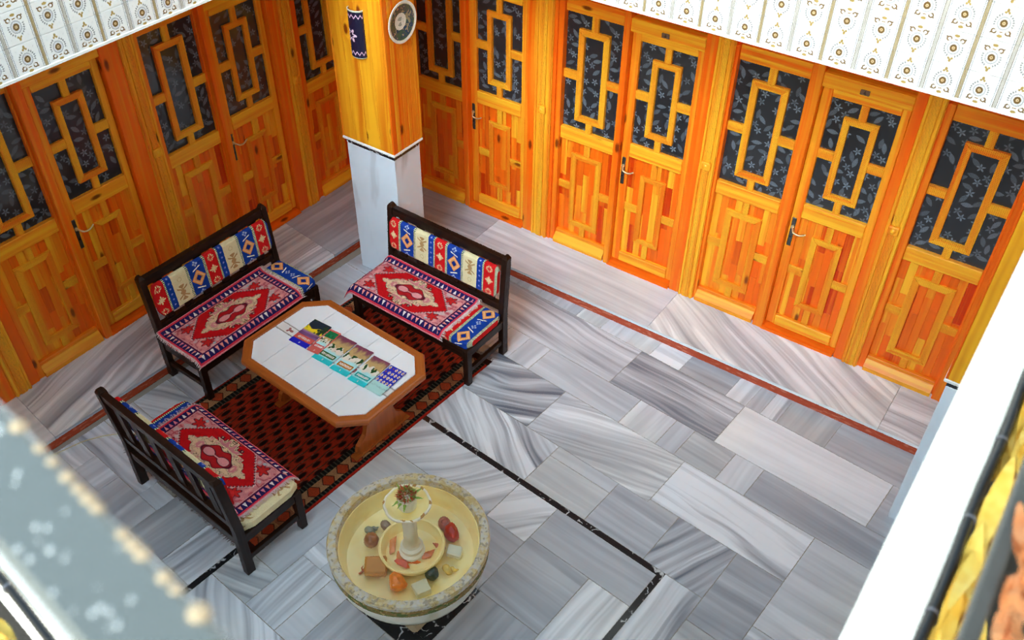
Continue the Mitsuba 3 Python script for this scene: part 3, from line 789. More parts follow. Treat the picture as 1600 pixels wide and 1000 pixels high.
def panes(cx, w, z0, z1, bar, gx0, gx1, gz0, gz1, zc, e):
    ring = sbox(cx - w / 2 + .005, z0 + .005, cx + w / 2 - .005, z1 - .005)
    ps = [sbox(gx0, gz0, cx, zc).difference(ring), sbox(cx, gz0, gx1, zc).difference(ring), sbox(gx0, zc, cx, gz1).difference(ring), sbox(cx, zc, gx1, gz1).difference(ring),
          sbox(cx - w / 2 + bar - .005, z0 + bar - .005, cx + w / 2 - bar + .005, z1 - bar + .005)]
    out = []
    for q in ps:
        m = ext(q, 0.004)
        m.apply_transform(np.array([[1, 0, 0, 0], [0, 0, -1, e + .004], [0, 1, 0, 0], [0, 0, 0, 1.0]]))
        o = rng.uniform(0, 3)
        out.append(('pane', MB().mesh(m, uvf=planar(0, 2, -o, -o)).ply('pane')))
    return out


def strips(x0, x1, z0, z1, e, ncol):
    out = []
    w = (x1 - x0) / ncol
    for i in range(ncol):
        cuts = [z0] + sorted(z0 + (z1 - z0) * f for f in ([rng.uniform(.25, .75)] if rng.random() < .55 else [rng.uniform(.18, .42), rng.uniform(.55, .85)])) + [z1]
        for a, b in zip(cuts, cuts[1:]):
            d = rng.uniform(0, 0.0022)
            k = rng.choice((0, 1, 2, 2, 3, 3, 4, 5, 6))
            out.append(('panel_strip', MB().box(x0 + w * i + .0004, x0 + w * (i + 1) - .0004, e - d, e + .012, a + .0004, b - .0004, ch=.0008, k=k).ply('wood')))
    return out


def window_parts(full=True):
    """Fixed glazed screen, local x 0 .. .525, y into the wall, z up."""
    W = 0.525
    p = [('stile', MB().box(-.035, .012, .030, .13, .10, 2.30, ch=.003, k=2).ply('wood')),
         ('stile', MB().box(W - .012, W + .002, .050, .13, .10, 2.30, ch=.002, k=2).ply('wood')),
         ('rail', MB().box(.0125, W - .0125, .055, .11, 2.19, 2.30, ch=.003, along=(1, 0, 0), k=1).ply('wood')),
         ('rail', MB().box(.0125, W - .0125, .046, .11, 1.125, 1.235, ch=.005, along=(1, 0, 0), k=0).ply('wood')),
         ('rail', MB().box(.0125, W - .0125, .050, .11, .185, .215, ch=.003, along=(1, 0, 0), k=1).ply('wood')),
         ('sill', MB().hull([(.0125, .108, .185), (W - .0125, .108, .185), (.0125, .108, .10), (W - .0125, .108, .10), (.0125, .006, .10), (W - .0125, .006, .10), (.0125, .004, .135), (W - .0125, .004, .135), (.0125, .05, .185), (W - .0125, .05, .185)], along=(1, 0, 0), k=0).ply('wood'))]
    gx0, gx1, cx = .012, W - .012, W / 2
    p += panes(cx, .265, 1.315, 2.075, .05, gx0, gx1, 1.235, 2.19, 1.69, .085)
    p += lattice(cx, .265, 1.315, 2.075, .05, gx0, gx1, 1.235, 2.19, 1.69, .055, .057, .084)
    p += strips(gx0, gx1, .215, 1.125, .082, 9)
    p += lattice(cx, .285, .305, 1.015, .052, gx0, gx1, .215, 1.125, .685, .055, .062, .0795)
    return p


def door_parts(number=None):
    """Door leaf with frame, local x 0 .. .575."""
    W = 0.575
    L0, L1 = .070, W - .055
    p = [('stile', MB().box(.002, L0, .052, .095, .150, 2.185, ch=.004, k=1).ply('wood')),
         ('stile', MB().box(L1, W - .002, .052, .095, .150, 2.185, ch=.004, k=1).ply('wood')),
         ('rail', MB().box(L0 + .0005, L1 - .0005, .050, .093, 2.12, 2.185, ch=.004, along=(1, 0, 0), k=0).ply('wood')),
         ('rail', MB().box(L0 + .0005, L1 - .0005, .046, .093, 1.168, 1.282, ch=.005, along=(1, 0, 0), k=0).ply('wood')),
         ('rail', MB().box(L0 + .0005, L1 - .0005, .046, .093, .150, .246, ch=.005, along=(1, 0, 0), k=0).ply('wood')),
         ('sill', MB().hull([(-.012, .10, .10), (W, .10, .10), (-.012, -.004, .10), (W, -.004, .10), (-.012, .10, .148), (W, .10, .148), (-.012, .004, .118), (W, .004, .118)], along=(1, 0, 0), k=4).ply('wood'))]
    gx0, gx1 = L0, L1
    cx = (gx0 + gx1) / 2
    p += panes(cx, .232, 1.375, 2.005, .046, gx0, gx1, 1.282, 2.12, 1.70, .080)
    p += lattice(cx, .232, 1.375, 2.005, .046, gx0, gx1, 1.282, 2.12, 1.70, .052, .054, .079)
    p += strips(gx0, gx1, .246, 1.168, .078, 8)
    p += lattice(cx, .225, .385, 1.030, .046, gx0, gx1, .246, 1.168, .70, .050, .060, .0755)
    # handle: long plate, curved lever, key hole
    pl = cbox(.017, .047, .0445, .0515, .905, 1.150, .003)
    p.append(('handle', MB().mesh(pl).ply('steel_dark'), dict(label='dark back plate with curved brass lever')))
    s = np.linspace(0, 1, 14)
    lev = np.stack([.032 + .115 * s, .044 - .050 * np.minimum(1, s * 5) + .010 * s, 1.075 - .030 * np.sin(s * 2.6) + .012 * s * s], -1)
    lev[0] = (.032, .046, 1.075)
    p.append(('handle__lever', mikit.ply(tube(lev, 0.0075 - .0015 * s), 'brass', smooth=True)))
    p.append(('handle__rose', mikit.ply(trimesh.creation.cylinder(.013, .012, transform=trimesh.transformations.translation_matrix((.032, .041, 1.075)) @ trimesh.transformations.rotation_matrix(math.pi / 2, (1, 0, 0))), 'brass', smooth=40)))
    p.append(('handle__keyhole', mikit.ply(trimesh.creation.cylinder(.006, .004, transform=trimesh.transformations.translation_matrix((.032, .0435, .985)) @ trimesh.transformations.rotation_matrix(math.pi / 2, (1, 0, 0))), 'black_rubber')))
    # lintel board over the leaf
    p.append(('lintel', MB().box(-.045, W + .005, .016, .13, 2.187, 2.285, ch=.004, along=(1, 0, 0), k=0).ply('wood')))
    if number:
        p.append(('number_plate', mikit.ply(cbox(.245, .305, .010, .0155, 2.208, 2.244, .002), mat('plate_brown', (0.16, 0.085, 0.05), 0.4, 0.4)), dict(label='small brown number plate')))
        tm = meshkit.text_mesh(number, .022, .0015, bold=True)
        tm.apply_translation((-tm.bounds[:, 0].mean(), 0, 0))
        tm.apply_transform(np.array([[1, 0, 0, .275], [0, 0, -1, .0098], [0, 1, 0, 2.215], [0, 0, 0, 1.0]]))
        p.append(('number_plate__number', mikit.ply(tm, mat('number_ink', (0.03, 0.008, 0.006), 0.4, 0.4))))
    return p


def post_parts():
    return [('front_bead', MB().box(.004, .050, -.002, .02, .10, 2.40, ch=.006, k=2).ply('wood'))]


def pilaster(w, full_h=2.46):
    c = w / 2
    p = [('plank', MB().box(.0005, w - .0005, .008, .20,   .10, full_h, ch=.003, k=0).ply('wood')),
         ('moulding', MB().box(.004, .024, -.004, .0075, .10, full_h, ch=.004, k=0).ply('wood')),
         ('moulding', MB().box(w - .024, w - .004, -.004, .0075, .10, full_h, ch=.004, k=0).ply('wood'))]
    for z0, z1 in ((.10, 1.315), (1.385, full_h)):
        p.append(('carved_strip', MB().box(c - .026, c + .026, -.002, .0075, z0, z1, ch=.002, k=0).ply('wood_carved')))
    p.append(('rosette_block', MB().box(c - .038, c + .038, -.020, .0075, 1.316, 1.384, ch=.008, k=0).ply('wood')))
    p.append(('rosette_block__button', MB().hull([(c + .020 * math.cos(t), -.0205, 1.35 + .020 * math.sin(t)) for t in np.linspace(0, 6.28, 13)[:-1]] + [(c + .010 * math.cos(t), -.028, 1.35 + .010 * math.sin(t)) for t in np.linspace(0, 6.28, 13)[:-1]], k=0).ply('wood')))
    return p


TR = T().translate([0, WALL_Y, 0])
TL = T().translate([WALL_X, 0, 0]).rotate([0, 0, 1], 90)
win_v = [window_parts() for _ in range(3)]
door_v = [door_parts() for _ in range(2)]
bays_right = [  # pilaster left edge, width, window left, door left, next pilaster, number
    (-5.15, .14, -4.985, -4.40, -3.72, None), (-3.72, .155, -3.50, -2.92, -2.25, '3'), (-2.25, .125, -2.115, -1.505, -.855, '4'), (-.855, .115, -.705, -.11, .60, None)]
bays_left = [(.36, .13, .545, 1.08, 1.79, None), (1.79, .13, 2.03, 2.625, 3.355, None), (3.355, .13, 3.515, 4.10, 4.795, None), (4.795, .125, 4.985, None, None, None)]
WHERE = {'bright': (['in the corner behind the wooden column', 'left of the door numbered 3', 'between the doors numbered 3 and 4', 'right of the door numbered 4'],
                    ['in shade behind the wooden column', 'beside the door numbered 3', 'beside the door numbered 4', 'next to the white parapet'],
                    ['half in shade right of the wooden column', 'with number plate 3', 'with number plate 4', 'hidden behind the white parapet']),
         'shaded': (['of the shaded wall beyond the left edge', 'of the shaded wall at the grey rail', 'of the shaded wall behind the first bench', 'of the shaded wall nearest the wooden column'],
                    ['beyond the left edge of the shaded wall', 'of the shaded wall cut by the left edge', 'between the two doors of the shaded wall', 'of the shaded wall half hidden by the wooden column'],
                    ['of the shaded wall cut by the grey rail', 'of the shaded wall nearer the grey rail', 'of the shaded wall nearer the wooden column', ''])}
n_trim, n_win, n_door = 3, 1, 1
for side, TT, bays in (('bright', TR, bays_right), ('shaded', TL, bays_left)):
    for b, (p0, pw, w0, d0, p1, num) in enumerate(bays):
        base = TT.translate([p0, 0, 0]) if False else TT @ T().translate([p0, 0, 0])
        thing(f'trim_{n_trim}', pilaster(pw), base, label='carved pine pilaster with rosette ' + WHERE[side][0][b], kind='structure'); n_trim += 1
        k = thing(f'window_{n_win}', win_v[(b + (side == 'shaded')) % 3], TT @ T().translate([w0, 0, 0]), label='fixed pine screen with etched dark panes ' + WHERE[side][1][b], kind='structure')
        n_win += 1
        # side jamb between pilaster and screen
        put('jamb', MB().box(p0 + pw + .0005, w0 - .0355, .020, .16, .10, 2.46, ch=.003, k=3).ply('wood'), TT, k)
        if d0 is None:
            put('post', MB().box(w0 + .528, w0 + .585, .004, .13, .10, 2.46, ch=.004, k=1).ply('wood'), TT, k)
            continue
        put('post', MB().box(w0 + .528, d0 - .001, .000, .13, .10, 2.46, ch=.005, k=2).ply('wood'), TT, k)
        dk = thing(f'door_{n_door}', door_parts(num) if num else door_v[b % 2], TT @ T().translate([d0, 0, 0]),
                   label='pine door with etched dark panes ' + WHERE[side][2][b], kind='structure')
        n_door += 1
        put('jamb', MB().box(d0 + .581, p1 - .0005, .012, .16, .10, 2.46, ch=.003, k=2).ply('wood'), TT, dk)
        # boards that close the opening above
        put('head_board', MB().box(p0 + pw + .001, p1 - .0008, .060, .16, 2.302, 2.82, along=(1, 0, 0), k=3).ply('wood'), TT, dk)
# boards closing the inner corner
put('corner_board', MB().box(-5.58, -5.152, .06, .16, .10, 2.82, k=3).ply('wood'), TR, 'wall_right')
put('corner_board', MB().box(5.575, 5.70, .06, .16, .10, 2.82, k=3).ply('wood'), TL, 'wall_left')
put('head_board', MB().box(4.922, 5.60, .060, .16, 2.302, 2.82, along=(1, 0, 0), k=3).ply('wood'), TL, 'wall_left')

# ------------------------------------------------------------------ columns
CX0, CX1, CY0, CY1 = -4.735, -4.210, 4.490, 4.828
def column(x0, x1, y0, y1, label, hi=3.9, parts_front=True):
    key = numbered('column')
    tag(key, label=label, cat='column')
    i = .018
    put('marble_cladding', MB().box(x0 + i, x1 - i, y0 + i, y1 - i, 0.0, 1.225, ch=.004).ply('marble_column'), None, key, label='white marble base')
    put('black_band', MB().box(x0 + i - .001, x1 - i + .001, y0 + i - .001, y1 - i + .001, 1.2255, 1.262, ch=.002).ply('marble_black'), None, key, label='black marble band')
    put('cap_moulding', MB().box(x0 - .004, x1 + .004, y0 - .004, y1 + .004, 1.2625, 1.288, ch=.006).ply('white_trim'), None, key, label='white cap moulding')
    w = (x1 - x0) / 4
    for j in range(4):      # front boards
        d = rng.uniform(0, .0012)
        a, b = x0 + w * j + (.0131 if j == 0 else 0), x0 + w * (j + 1) - (.0131 if j == 3 else 0)
        put('board', MB().box(a + .0006, b - .0006, y0 - d + .001, y0 + .0125, 1.2885, hi, ch=.0015, k=(1, 0, 0, 0)[j]).ply('wood_column'), None, key)
    n = 7
    w = (y1 - y0) / n
    for j in range(n):      # ribbed boards of the narrow faces
        for xa, xb in ((x1 - .0125, x1 + rng.uniform(0, .003)), (x0, x0 + .0125)):
            a, b = y0 + w * j, y0 + w * (j + 1)
            put('board', MB().box(xa, xb, a + .0008, b - .0008, 1.2885, hi, ch=.002, k=(2, 1, 2, 1, 1, 2, 1)[j]).ply('wood'), None, key)
    put('core', MB().box(x0 + .0131, x1 - .0131, y0 + .0131, y1 - .001, 1.2885, hi, k=2).ply('wood'), None, key)
    return key


def wood_column(p, n, uv):
    k = dr.floor(uv.x / 20); u = uv.x - 20 * k; v = uv.y
    kd, _, kr = voronoi(u * 5.5 + k, v * 2.4)
    has = dr.select(kr > 0.55, 1.0, 0.0)
    ring = smoothstep(0.30, 0.0, kd) * has
    w = 0.05 * (fbm(u * 8, v * 2.2, 3.0, octaves=2) - 0.5) + 0.05 * ring
    g = fbm((u + w) * 38, v * 0.8, k, octaves=3)
    g4 = fbm((u + 1.6 * w) * 15, v * 0.45, k + 2, octaves=2)
    t = dr.clip(0.80 - 0.08 * k + 1.0 * (g - 0.5) + 1.5 * (g4 - 0.5), 0, 1)
    c = mix((0.62, 0.11, 0.004), (0.90, 0.44, 0.020), t)
    return mix(c, (0.20, 0.02, 0.003), 0.9 * smoothstep(0.13, 0.06, kd) * has)


mat('wood_column', wood_column, 0.32, 0.22)
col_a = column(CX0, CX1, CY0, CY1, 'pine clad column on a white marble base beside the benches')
column(-0.112, 0.413, 4.490, 4.828, 'column with white marble base half hidden by the white parapet', hi=2.80)

# wall vase: half cylinder pocket, dark with a white blossom
def vase_color(p, n, uv):
    x, y = uv.x, uv.y
    c = mi.Color3f(0.012, 0.010, 0.035)
    r = dr.sqrt((x + .022) ** 2 + (y + .005) ** 2); th = dr.atan2(y + .005, x + .022)
    fl = r - 0.050 * (0.72 + 0.28 * dr.cos(6 * th))
    c = mix(c, (0.75, 0.55, 0.72), smoothstep(0.004, 0.0, fl))
    c = mix(c, (0.02, 0.01, 0.03), smoothstep(0.004, 0.0, r - 0.026 * (0.72 + 0.28 * dr.cos(6 * th))))
    zig = dr.abs((x / 0.036 - dr.floor(x / 0.036)) - 0.5) * 0.045
    c = mix(c, (0.66, 0.42, 0.60), smoothstep(0.007, 0.004, dr.abs(dr.abs(y) - 0.122 - zig * 1.1)))
    return mix(c, (0.45, 0.50, 0.40), dr.select(dr.abs(y) > 0.166, 1.0, 0.0))


mat('vase_glaze', vase_color, 0.2, 0.5)
VX, VZ, VH, VR = -4.450, 2.20, 0.35, 0.066
t = np.linspace(math.pi, 2 * math.pi, 25)
prof = np.stack([VX + VR * np.cos(t), CY0 - .002 + VR * .72 * np.sin(t)], -1)
zz = np.array([-VH / 2, -VH / 2 + .006, VH / 2 - .006, VH / 2])
sc_ = (.94, 1, 1, .94)
vv = np.vstack([np.c_[(prof - (VX, CY0)) * s_ + (VX, CY0), np.full(25, VZ + z_)] for z_, s_ in zip(zz, sc_)])
ff = []
for i in range(3):
    for j in range(24):
        a = i * 25 + j
        ff += [(a, a + 1, a + 26), (a, a + 26, a + 25)]
for base_ in (0,):
    ff += [(0, j + 1, j) for j in range(1, 24)]
uvv = np.stack([np.tile((t - 1.5 * math.pi) * VR, 4), vv[:, 2] - VZ], -1)
kv = put('wall_vase', mikit.ply((vv, np.array(ff)), 'vase_glaze', smooth=True, uv=uvv), label='dark wall vase with a white blossom on the column front', cat='vase')
lip = np.c_[prof, np.full(25, VZ + VH / 2)]
put('rim', mikit.ply(tube(lip, .0045, 6), mat('vase_lip', (0.66, 0.66, 0.55), 0.3, 0.5), smooth=True), parent=kv, label='pale glazed rim')
put('filler', MB().mesh(ext(Polygon([tuple(p_) for p_ in prof]).buffer(-.004), .004, VZ + VH / 2 - .028)).ply('white_trim'), parent=kv)

# plate on the narrow face
def plate_color(p, n, uv):
    r = dr.sqrt(uv.x ** 2 + uv.y ** 2) / 0.150; th = dr.atan2(uv.y, uv.x)
    f = fbm(uv.x * 50, uv.y * 50, 2.0, octaves=2)
    g = mix((0.05, 0.10, 0.06), (0.02, 0.05, 0.10), smoothstep(0.42, 0.55, f))
    g = mix(g, (0.25, 0.22, 0.13), smoothstep(0.64, 0.70, f))
    c = sel(r < 0.86, g, (0.80, 0.80, 0.74))
    c = mix(c, (0.60, 0.56, 0.40), dr.select(dr.abs(r - 0.86) < 0.02, 1.0, 0.0))
    c = sel(r < 0.40, (0.74, 0.74, 0.66), c)
    return mix(c, (0.25, 0.28, 0.22), dr.select((r < 0.22) & (f > 0.48), 0.8, 0.0))


mat('plate_glaze', plate_color, 0.15, 0.5)
pl = lathe([(0.0001, .006), (.062, .006), (.083, .014), (.139, .027), (.149, .029), (.150, .024), (.14, .020), (.083, .005), (.07, 0.0), (.0001, 0.0)], 60)
uvp = np.asarray(pl.vertices)[:, :2].copy()
put('wall_plate', mikit.ply(pl, 'plate_glaze', smooth=True, uv=uvp), T().translate([CX1 + .006, 4.660, 2.285]).rotate([0, 1, 0], 90).rotate([0, 0, 1], 90),
    label='round green and white plate hung on the column side', cat='plate')

# ------------------------------------------------------------------ floor rug
RUG = T().translate([-3.16, 3.15, 0]).rotate([0, 0, 1], -4.6) @ T().translate([-FRW, -1.285, 0])
gx, gy = np.meshgrid(np.linspace(0, FRW, 70), np.linspace(0, FRD, 116), indexing='ij')
hz = .0075 + .0018 * meshkit.noise(np.stack([gx * 7, gy * 7, gx * 0], -1), 3)
edge = np.minimum(np.minimum(gx, FRW - gx), np.minimum(gy, FRD - gy))
hz = np.where(edge < 1e-6, .0008, hz)
nx, ny = gx.shape
i, j = np.meshgrid(np.arange(nx - 1), np.arange(ny - 1), indexing='ij')
q = np.stack([i * ny + j, (i + 1) * ny + j, (i + 1) * ny + j + 1, i * ny + j + 1], -1).reshape(-1, 4)
kr = put('floor_rug', mikit.ply((np.stack([gx, gy, hz], -1).reshape(-1, 3), q), 'floor_rug_wool', smooth=True, uv=np.stack([gx, gy], -1).reshape(-1, 2)), RUG,
         label='dark red woven rug under the table and benches', cat='rug')
fr = MB()
for y0, s in ((0.0, -1), (FRD, 1)):
    for a in np.arange(.012, FRW - .01, .009):
        l = rng.uniform(.020, .038); d = rng.uniform(-.010, .010)
        fr.hull([(a - .0018, y0, .001), (a + .0018, y0, .001), (a, y0, .0055), (a + d - .0012, y0 + s * l, .0005), (a + d + .0012, y0 + s * l, .0005), (a + d, y0 + s * l, .003)], k=0)
tag(put('fringe', fr.ply(mat('fringe_brown', (0.10, 0.045, 0.022), 0.9, 0.1)), RUG, kr, label='short brown fringe'), kind='stuff')

# ------------------------------------------------------------------ benches
L, DP = 1.165, 0.49          # outside length, depth (post face to leg face)


def recline(z):
    return 0.0 if z < .42 else (z - .42) * .085


def swept(profile_xy, x0, x1, n, ends=0.0, uvshift=(0, 0), flip=False, top=False, cap_u=.094):
    """A loop in (y, z) swept along x with pillow ends: returns (verts, faces, uv) with u along x and v round the loop."""
    P = np.asarray(profile_xy, float)
    m = len(P)
    c = P.mean(0)
    per = np.r_[0, np.cumsum(np.linalg.norm(np.diff(np.vstack([P, P[:1]]), axis=0), axis=1))]
    xs_ = np.linspace(x0, x1, n)
    v0_ = (per[14] + per[15]) / 2 if not top else (per[9] + per[10]) / 2 + .15
    V, UV = [], []
    for x_ in xs_:
        e = min(x_ - x0, x1 - x_) / max(ends, 1e-6)
        s = 1 if ends == 0 or e >= 1 else .72 + .28 * math.sqrt(max(0, 1 - (1 - e) ** 2))
        for jj in range(m + 1):
            p_ = c + (P[jj % m] - c) * s
            V.append((x_, p_[0], p_[1])); UV.append(((-x_ if flip else x_) + uvshift[0], (per[jj] - v0_) * (1 if flip else -1) + uvshift[1]))
    F = []
    M = m + 1
    for a in range(n - 1):
        for b in range(m):
            o = a * M + b
            F += [(o, o + 1, o + M + 1), (o, o + M + 1, o + M)]
    o = len(V)
    for x_, k0 in ((x0, 0), (x1, (n - 1) * M)):
        k = len(V)
        V.append((x_, c[0], c[1])); UV.append((cap_u, .02))
        for b in range(M):
            V.append(V[k0 + b]); UV.append((cap_u, .02))
        for b in range(m):
            F.append((k, k + 1 + b, k + 2 + b) if x_ == x1 else (k, k + 2 + b, k + 1 + b))
    return np.array(V), np.array(F), np.array(UV)


def rounded(y0, y1, z0, z1, r, n=5):
    out = []
    for cy, cz, a0 in ((y1 - r, z0 + r, -90), (y1 - r, z1 - r, 0), (y0 + r, z1 - r, 90), (y0 + r, z0 + r, 180)):
        for a in np.linspace(a0, a0 + 90, n):
            out.append((cy + r * math.cos(math.radians(a)), cz + r * math.sin(math.radians(a))))
    return out


def bench(name, to, label, seat_flip, seat_phase, back_flip, back_phase, rug_x, rug_seed, hang_l, hang_r, rug_label, cap_u=.094, pad_z=(.565, .838)):
    w = 'bench_wood'
    P = []
    al = (0, 0, 1)
    def post(x0, x1):
        z = [0, .42, .925]
        pts = []
        m = MB()
        for z0, z1 in ((0, .42), (.42, .90)):
            m.hull([(x_, y_ + recline(z_), z_) for z_ in (z0, z1) for x_, y_ in ((x0 + .003, -.03), (x1 - .003, -.03), (x0, -.027), (x1, -.027), (x0, .027), (x1, .027), (x0 + .003, .03), (x1 - .003, .03))], along=al, k=0)
        d = recline(.92)
        m.hull([(x_, y_ + recline(.90), .90) for x_, y_ in ((x0, -.027), (x1, -.027), (x0, .027), (x1, .027), (x0 + .003, .03), (x1 - .003, .03), (x0 + .003, -.03), (x1 - .003, -.03))] +
               [(x_, y_ + d, .925) for x_, y_ in ((x0 + .014, -.017), (x1 - .014, -.017), (x0 + .014, .017), (x1 - .014, .017))], along=al, k=0)
        return m.ply(w)
    P.append(('rear_post', post(0, .048)))
    P.append(('rear_post', post(L - .048, L)))
    for a in (0, L - .05):
        P.append(('front_leg', MB().box(a, a + .05, -DP + .03, -DP + .08, 0, .345, ch=.004, along=al).ply(w)))
        P.append(('side_rail', MB().box(a + .008, a + .042, -DP + .0805, -.0305, .275, .342, ch=.003, along=(0, 1, 0)).ply(w)))
        P.append(('stretcher', MB().box(a + .010, a + .040, -DP + .0805, -.0305, .105, .150, ch=.004, along=(0, 1, 0)).ply(w)))
    P.append(('seat_rail', MB().box(.0505, L - .0505, -DP + .035, -DP + .070, .265, .342, ch=.003, along=(1, 0, 0)).ply(w)))
    P.append(('seat_rail', MB().box(.0485, L - .0485, -.022, .022, .265, .335, ch=.003, along=(1, 0, 0)).ply(w)))
    P.append(('seat_board', MB().box(.002, L - .002, -DP + .032, -.031, .3425, .356, ch=.002, along=(1, 0, 0)).ply(w)))
    # back: top rail, bottom rail, slats
    def leaning(x0, x1, ya, yb, z0, z1, al_):
        return MB().hull([(x_, y_ + recline(z_), z_) for x_ in (x0, x1) for y_ in (ya, yb) for z_ in (z0, z1)], along=al_, k=0).ply(w)
    P.append(('top_rail', leaning(.0485, L - .0485, -.020, .022, .835, .900, (1, 0, 0))))
    P.append(('bottom_rail', leaning(.0485, L - .0485, -.018, .020, .430, .490, (1, 0, 0))))
    for c in np.linspace(.145, L - .145, 6):
        P.append(('back_slat', leaning(c - .034, c + .034, -.008, .012, .4905, .8345, al)))
    # seat cushion
    V, F, UV = swept(rounded(-DP + .030, -.033, .357, .425, .022), .002, L - .002, 48, .03, (seat_phase, 0.0), seat_flip, top=True, cap_u=cap_u)
    P.append(('seat_cushion', mikit.ply((V, F), 'kilim', smooth=True, uv=UV), dict(label='seat cushion in striped kilim cloth')))
    # back pad in front of the slats
    prof = [(y_ + recline(z_) - .0, z_) for y_, z_ in rounded(-.068, -.0215, pad_z[0], pad_z[1], .022)]
    V, F, UV = swept(prof, .052, L - .052, 48, .02, (back_phase, 0.0), back_flip)
    P.append(('back_pad', mikit.ply((V, F), 'kilim', smooth=True, uv=UV), dict(label='back pad in striped kilim cloth')))
    key = thing(name, P, to, label=label, cat='bench')
    # the small rug laid over the seat: a top-level thing of its own
    n1, n2 = 64, 40
    sx, sy = np.meshgrid(np.linspace(0, RW, n1), np.linspace(0, RD, n2), indexing='ij')
    X = rug_x + sx
    Y = -DP - .014 + sy * .83
    Z = .4275 + .004 * meshkit.noise(np.stack([X * 9, Y * 9, X * 0 + rug_seed], -1), 1)
    # hang over the front edge, rise against the back, droop at the ends
    f = np.clip((-DP + .055 - Y) / .05, 0, 1.3)
    Z = Z - .030 * f ** 2
    b = np.clip((Y + .085) / .05, 0, 1)
    Z = Z + .028 * b ** 2
    for amt, e in ((hang_l, .0 - X), (hang_r, X - L)):
        if amt:
            g = np.clip((e + .04) / .06, 0, 2)
            Z = Z - amt * g ** 1.6
    sgn = 1
    top = np.stack([X, Y, Z + .007], -1).reshape(-1, 3)
    bot = np.stack([X, Y, Z], -1).reshape(-1, 3)
    i, j = np.meshgrid(np.arange(n1 - 1), np.arange(n2 - 1), indexing='ij')
    q = np.stack([i * n2 + j, (i + 1) * n2 + j, (i + 1) * n2 + j + 1, i * n2 + j + 1], -1).reshape(-1, 4)
    N = n1 * n2
    rim = [k for k in range(0, N, n2)] + [(n1 - 1) * n2 + k for k in range(n2)] + [k for k in range(N - 1, -1, -n2)] + [n2 - 1 - k for k in range(n2)]
    side = np.array([(a, N + a, N + b_, b_) for a, b_ in zip(rim, rim[1:])])
    uv1 = np.stack([sx, sy], -1).reshape(-1, 2)
    kr = put('seat_rug', mikit.ply((np.vstack([top, bot]), np.vstack([q, q[:, ::-1] + N, side])), 'seat_rug_wool', smooth=True, uv=np.vstack([uv1, uv1])), to,
             label=rug_label, cat='rug')
    fm = MB()
    for endx, s in ((0, -1), (n1 - 1, 1)):
        for jj in range(0, n2):
            for sub in (0, .34, .67):
                if jj == n2 - 1 and sub:
                    continue
                j2 = min(jj + 1, n2 - 1)
                p0 = np.array([X[endx, jj], Y[endx, jj] * (1 - sub) + Y[endx, j2] * sub, Z[endx, jj] + .004])
                on_seat = 0 < p0[0] + s * .03 < L
                l = rng.uniform(.018, .032)
                p1 = p0 + (s * l * (1 if on_seat else .5), rng.uniform(-.012, .012), (-.001 if on_seat else -.8 * l))
                fm.hull([p0 + (0, -.0022, 0), p0 + (0, .0022, 0), p0 + (0, 0, .003), p1 + (0, -.0014, 0), p1 + (0, .0014, 0), p1 + (0, 0, .0024)], k=0)
    tag(put('fringe', fm.ply(mat('fringe_white', (0.72, 0.58, 0.58), 0.9, 0.1)) if 'fringe_white' not in scene else fm.ply('fringe_white'), to, kr, label='pale pink knotted fringe'), kind='stuff')
    return key


def place(ox, oy, deg):
    return T().translate([ox, oy, 0]).rotate([0, 0, 1], deg)


bench('bench', place(-4.215, 4.352, -1.6), 'dark wooden bench in front of the marble column', False, .05, False, -.052, -.045, 1, .05, 0, 'small red patterned rug on the bench by the marble column')
bench('bench', place(-4.985, 2.642, 88.2), 'dark wooden bench with its back to the shaded doors', False, .05, True, .14, -.015, 2, .0, 0, 'small red patterned rug on the bench backed to the shaded doors')
bench('bench', place(-3.182, 1.790, 176.2), 'dark wooden bench seen from behind near the grey rail', False, .275, True, .20, .075, 3, 0, 0, 'small red patterned rug on the bench seen from behind', .295)

# ------------------------------------------------------------------ table
TB = T().translate([-3.665, 3.118, 0]).rotate([0, 0, 1], -3.4)
HX, HY, CUT, TZ = .620, .422, .150, .55
def octagon(hx, hy, c):
    return [(-hx, -hy + c), (-hx + c, -hy), (hx - c, -hy), (hx, -hy + c), (hx, hy - c), (hx - c, hy), (-hx + c, hy), (-hx, hy - c)]
tp = []
o, n_ = octagon(HX, HY, CUT), octagon(HX - .062, HY - .062, CUT - .026)
for i in range(8):
    a, b, c_, d = np.array(o[i]), np.array(o[(i + 1) % 8]), np.array(n_[(i + 1) % 8]), np.array(n_[i])
    ce = (a + b + c_ + d) / 4
    def lv(pts, z, s=1.0, sh=0.0):
        return [(*(ce + (p_ - ce) * s), z) for p_ in pts]
    inn = (ce / np.linalg.norm(ce)) * -.006
    pts = [(*a, TZ - .035), (*b, TZ - .035), (*c_, TZ - .035), (*d, TZ - .035), (*d, TZ - .004), (*c_, TZ - .004), (*(a + (d - a) * .10), TZ - .002), (*(b + (c_ - b) * .10), TZ - .002), (*(a + (d - a) * .3), TZ + .001), (*(b + (c_ - b) * .3), TZ + .001), (*a, TZ - .012), (*b, TZ - .012), (*(a + (d - a) * .8), TZ + .001), (*(b + (c_ - b) * .8), TZ + .001)]
    tp.append(('frame_rail', MB().hull(pts, along=tuple(b - a) + (0,), k=0).ply('table_wood')))
tp.append(('core', MB().mesh(ext(Polygon(octagon(HX - .0625, HY - .0625, CUT - .026)), .026, TZ - .034), along=(1, 0, 0)).ply(mat('table_grout', (0.25, 0.25, 0.26), 0.8, 0.2))))
inner = Polygon(octagon(HX - .0635, HY - .0635, CUT - .0265))
cols = np.linspace(-.5565, .5565, 6) + .0
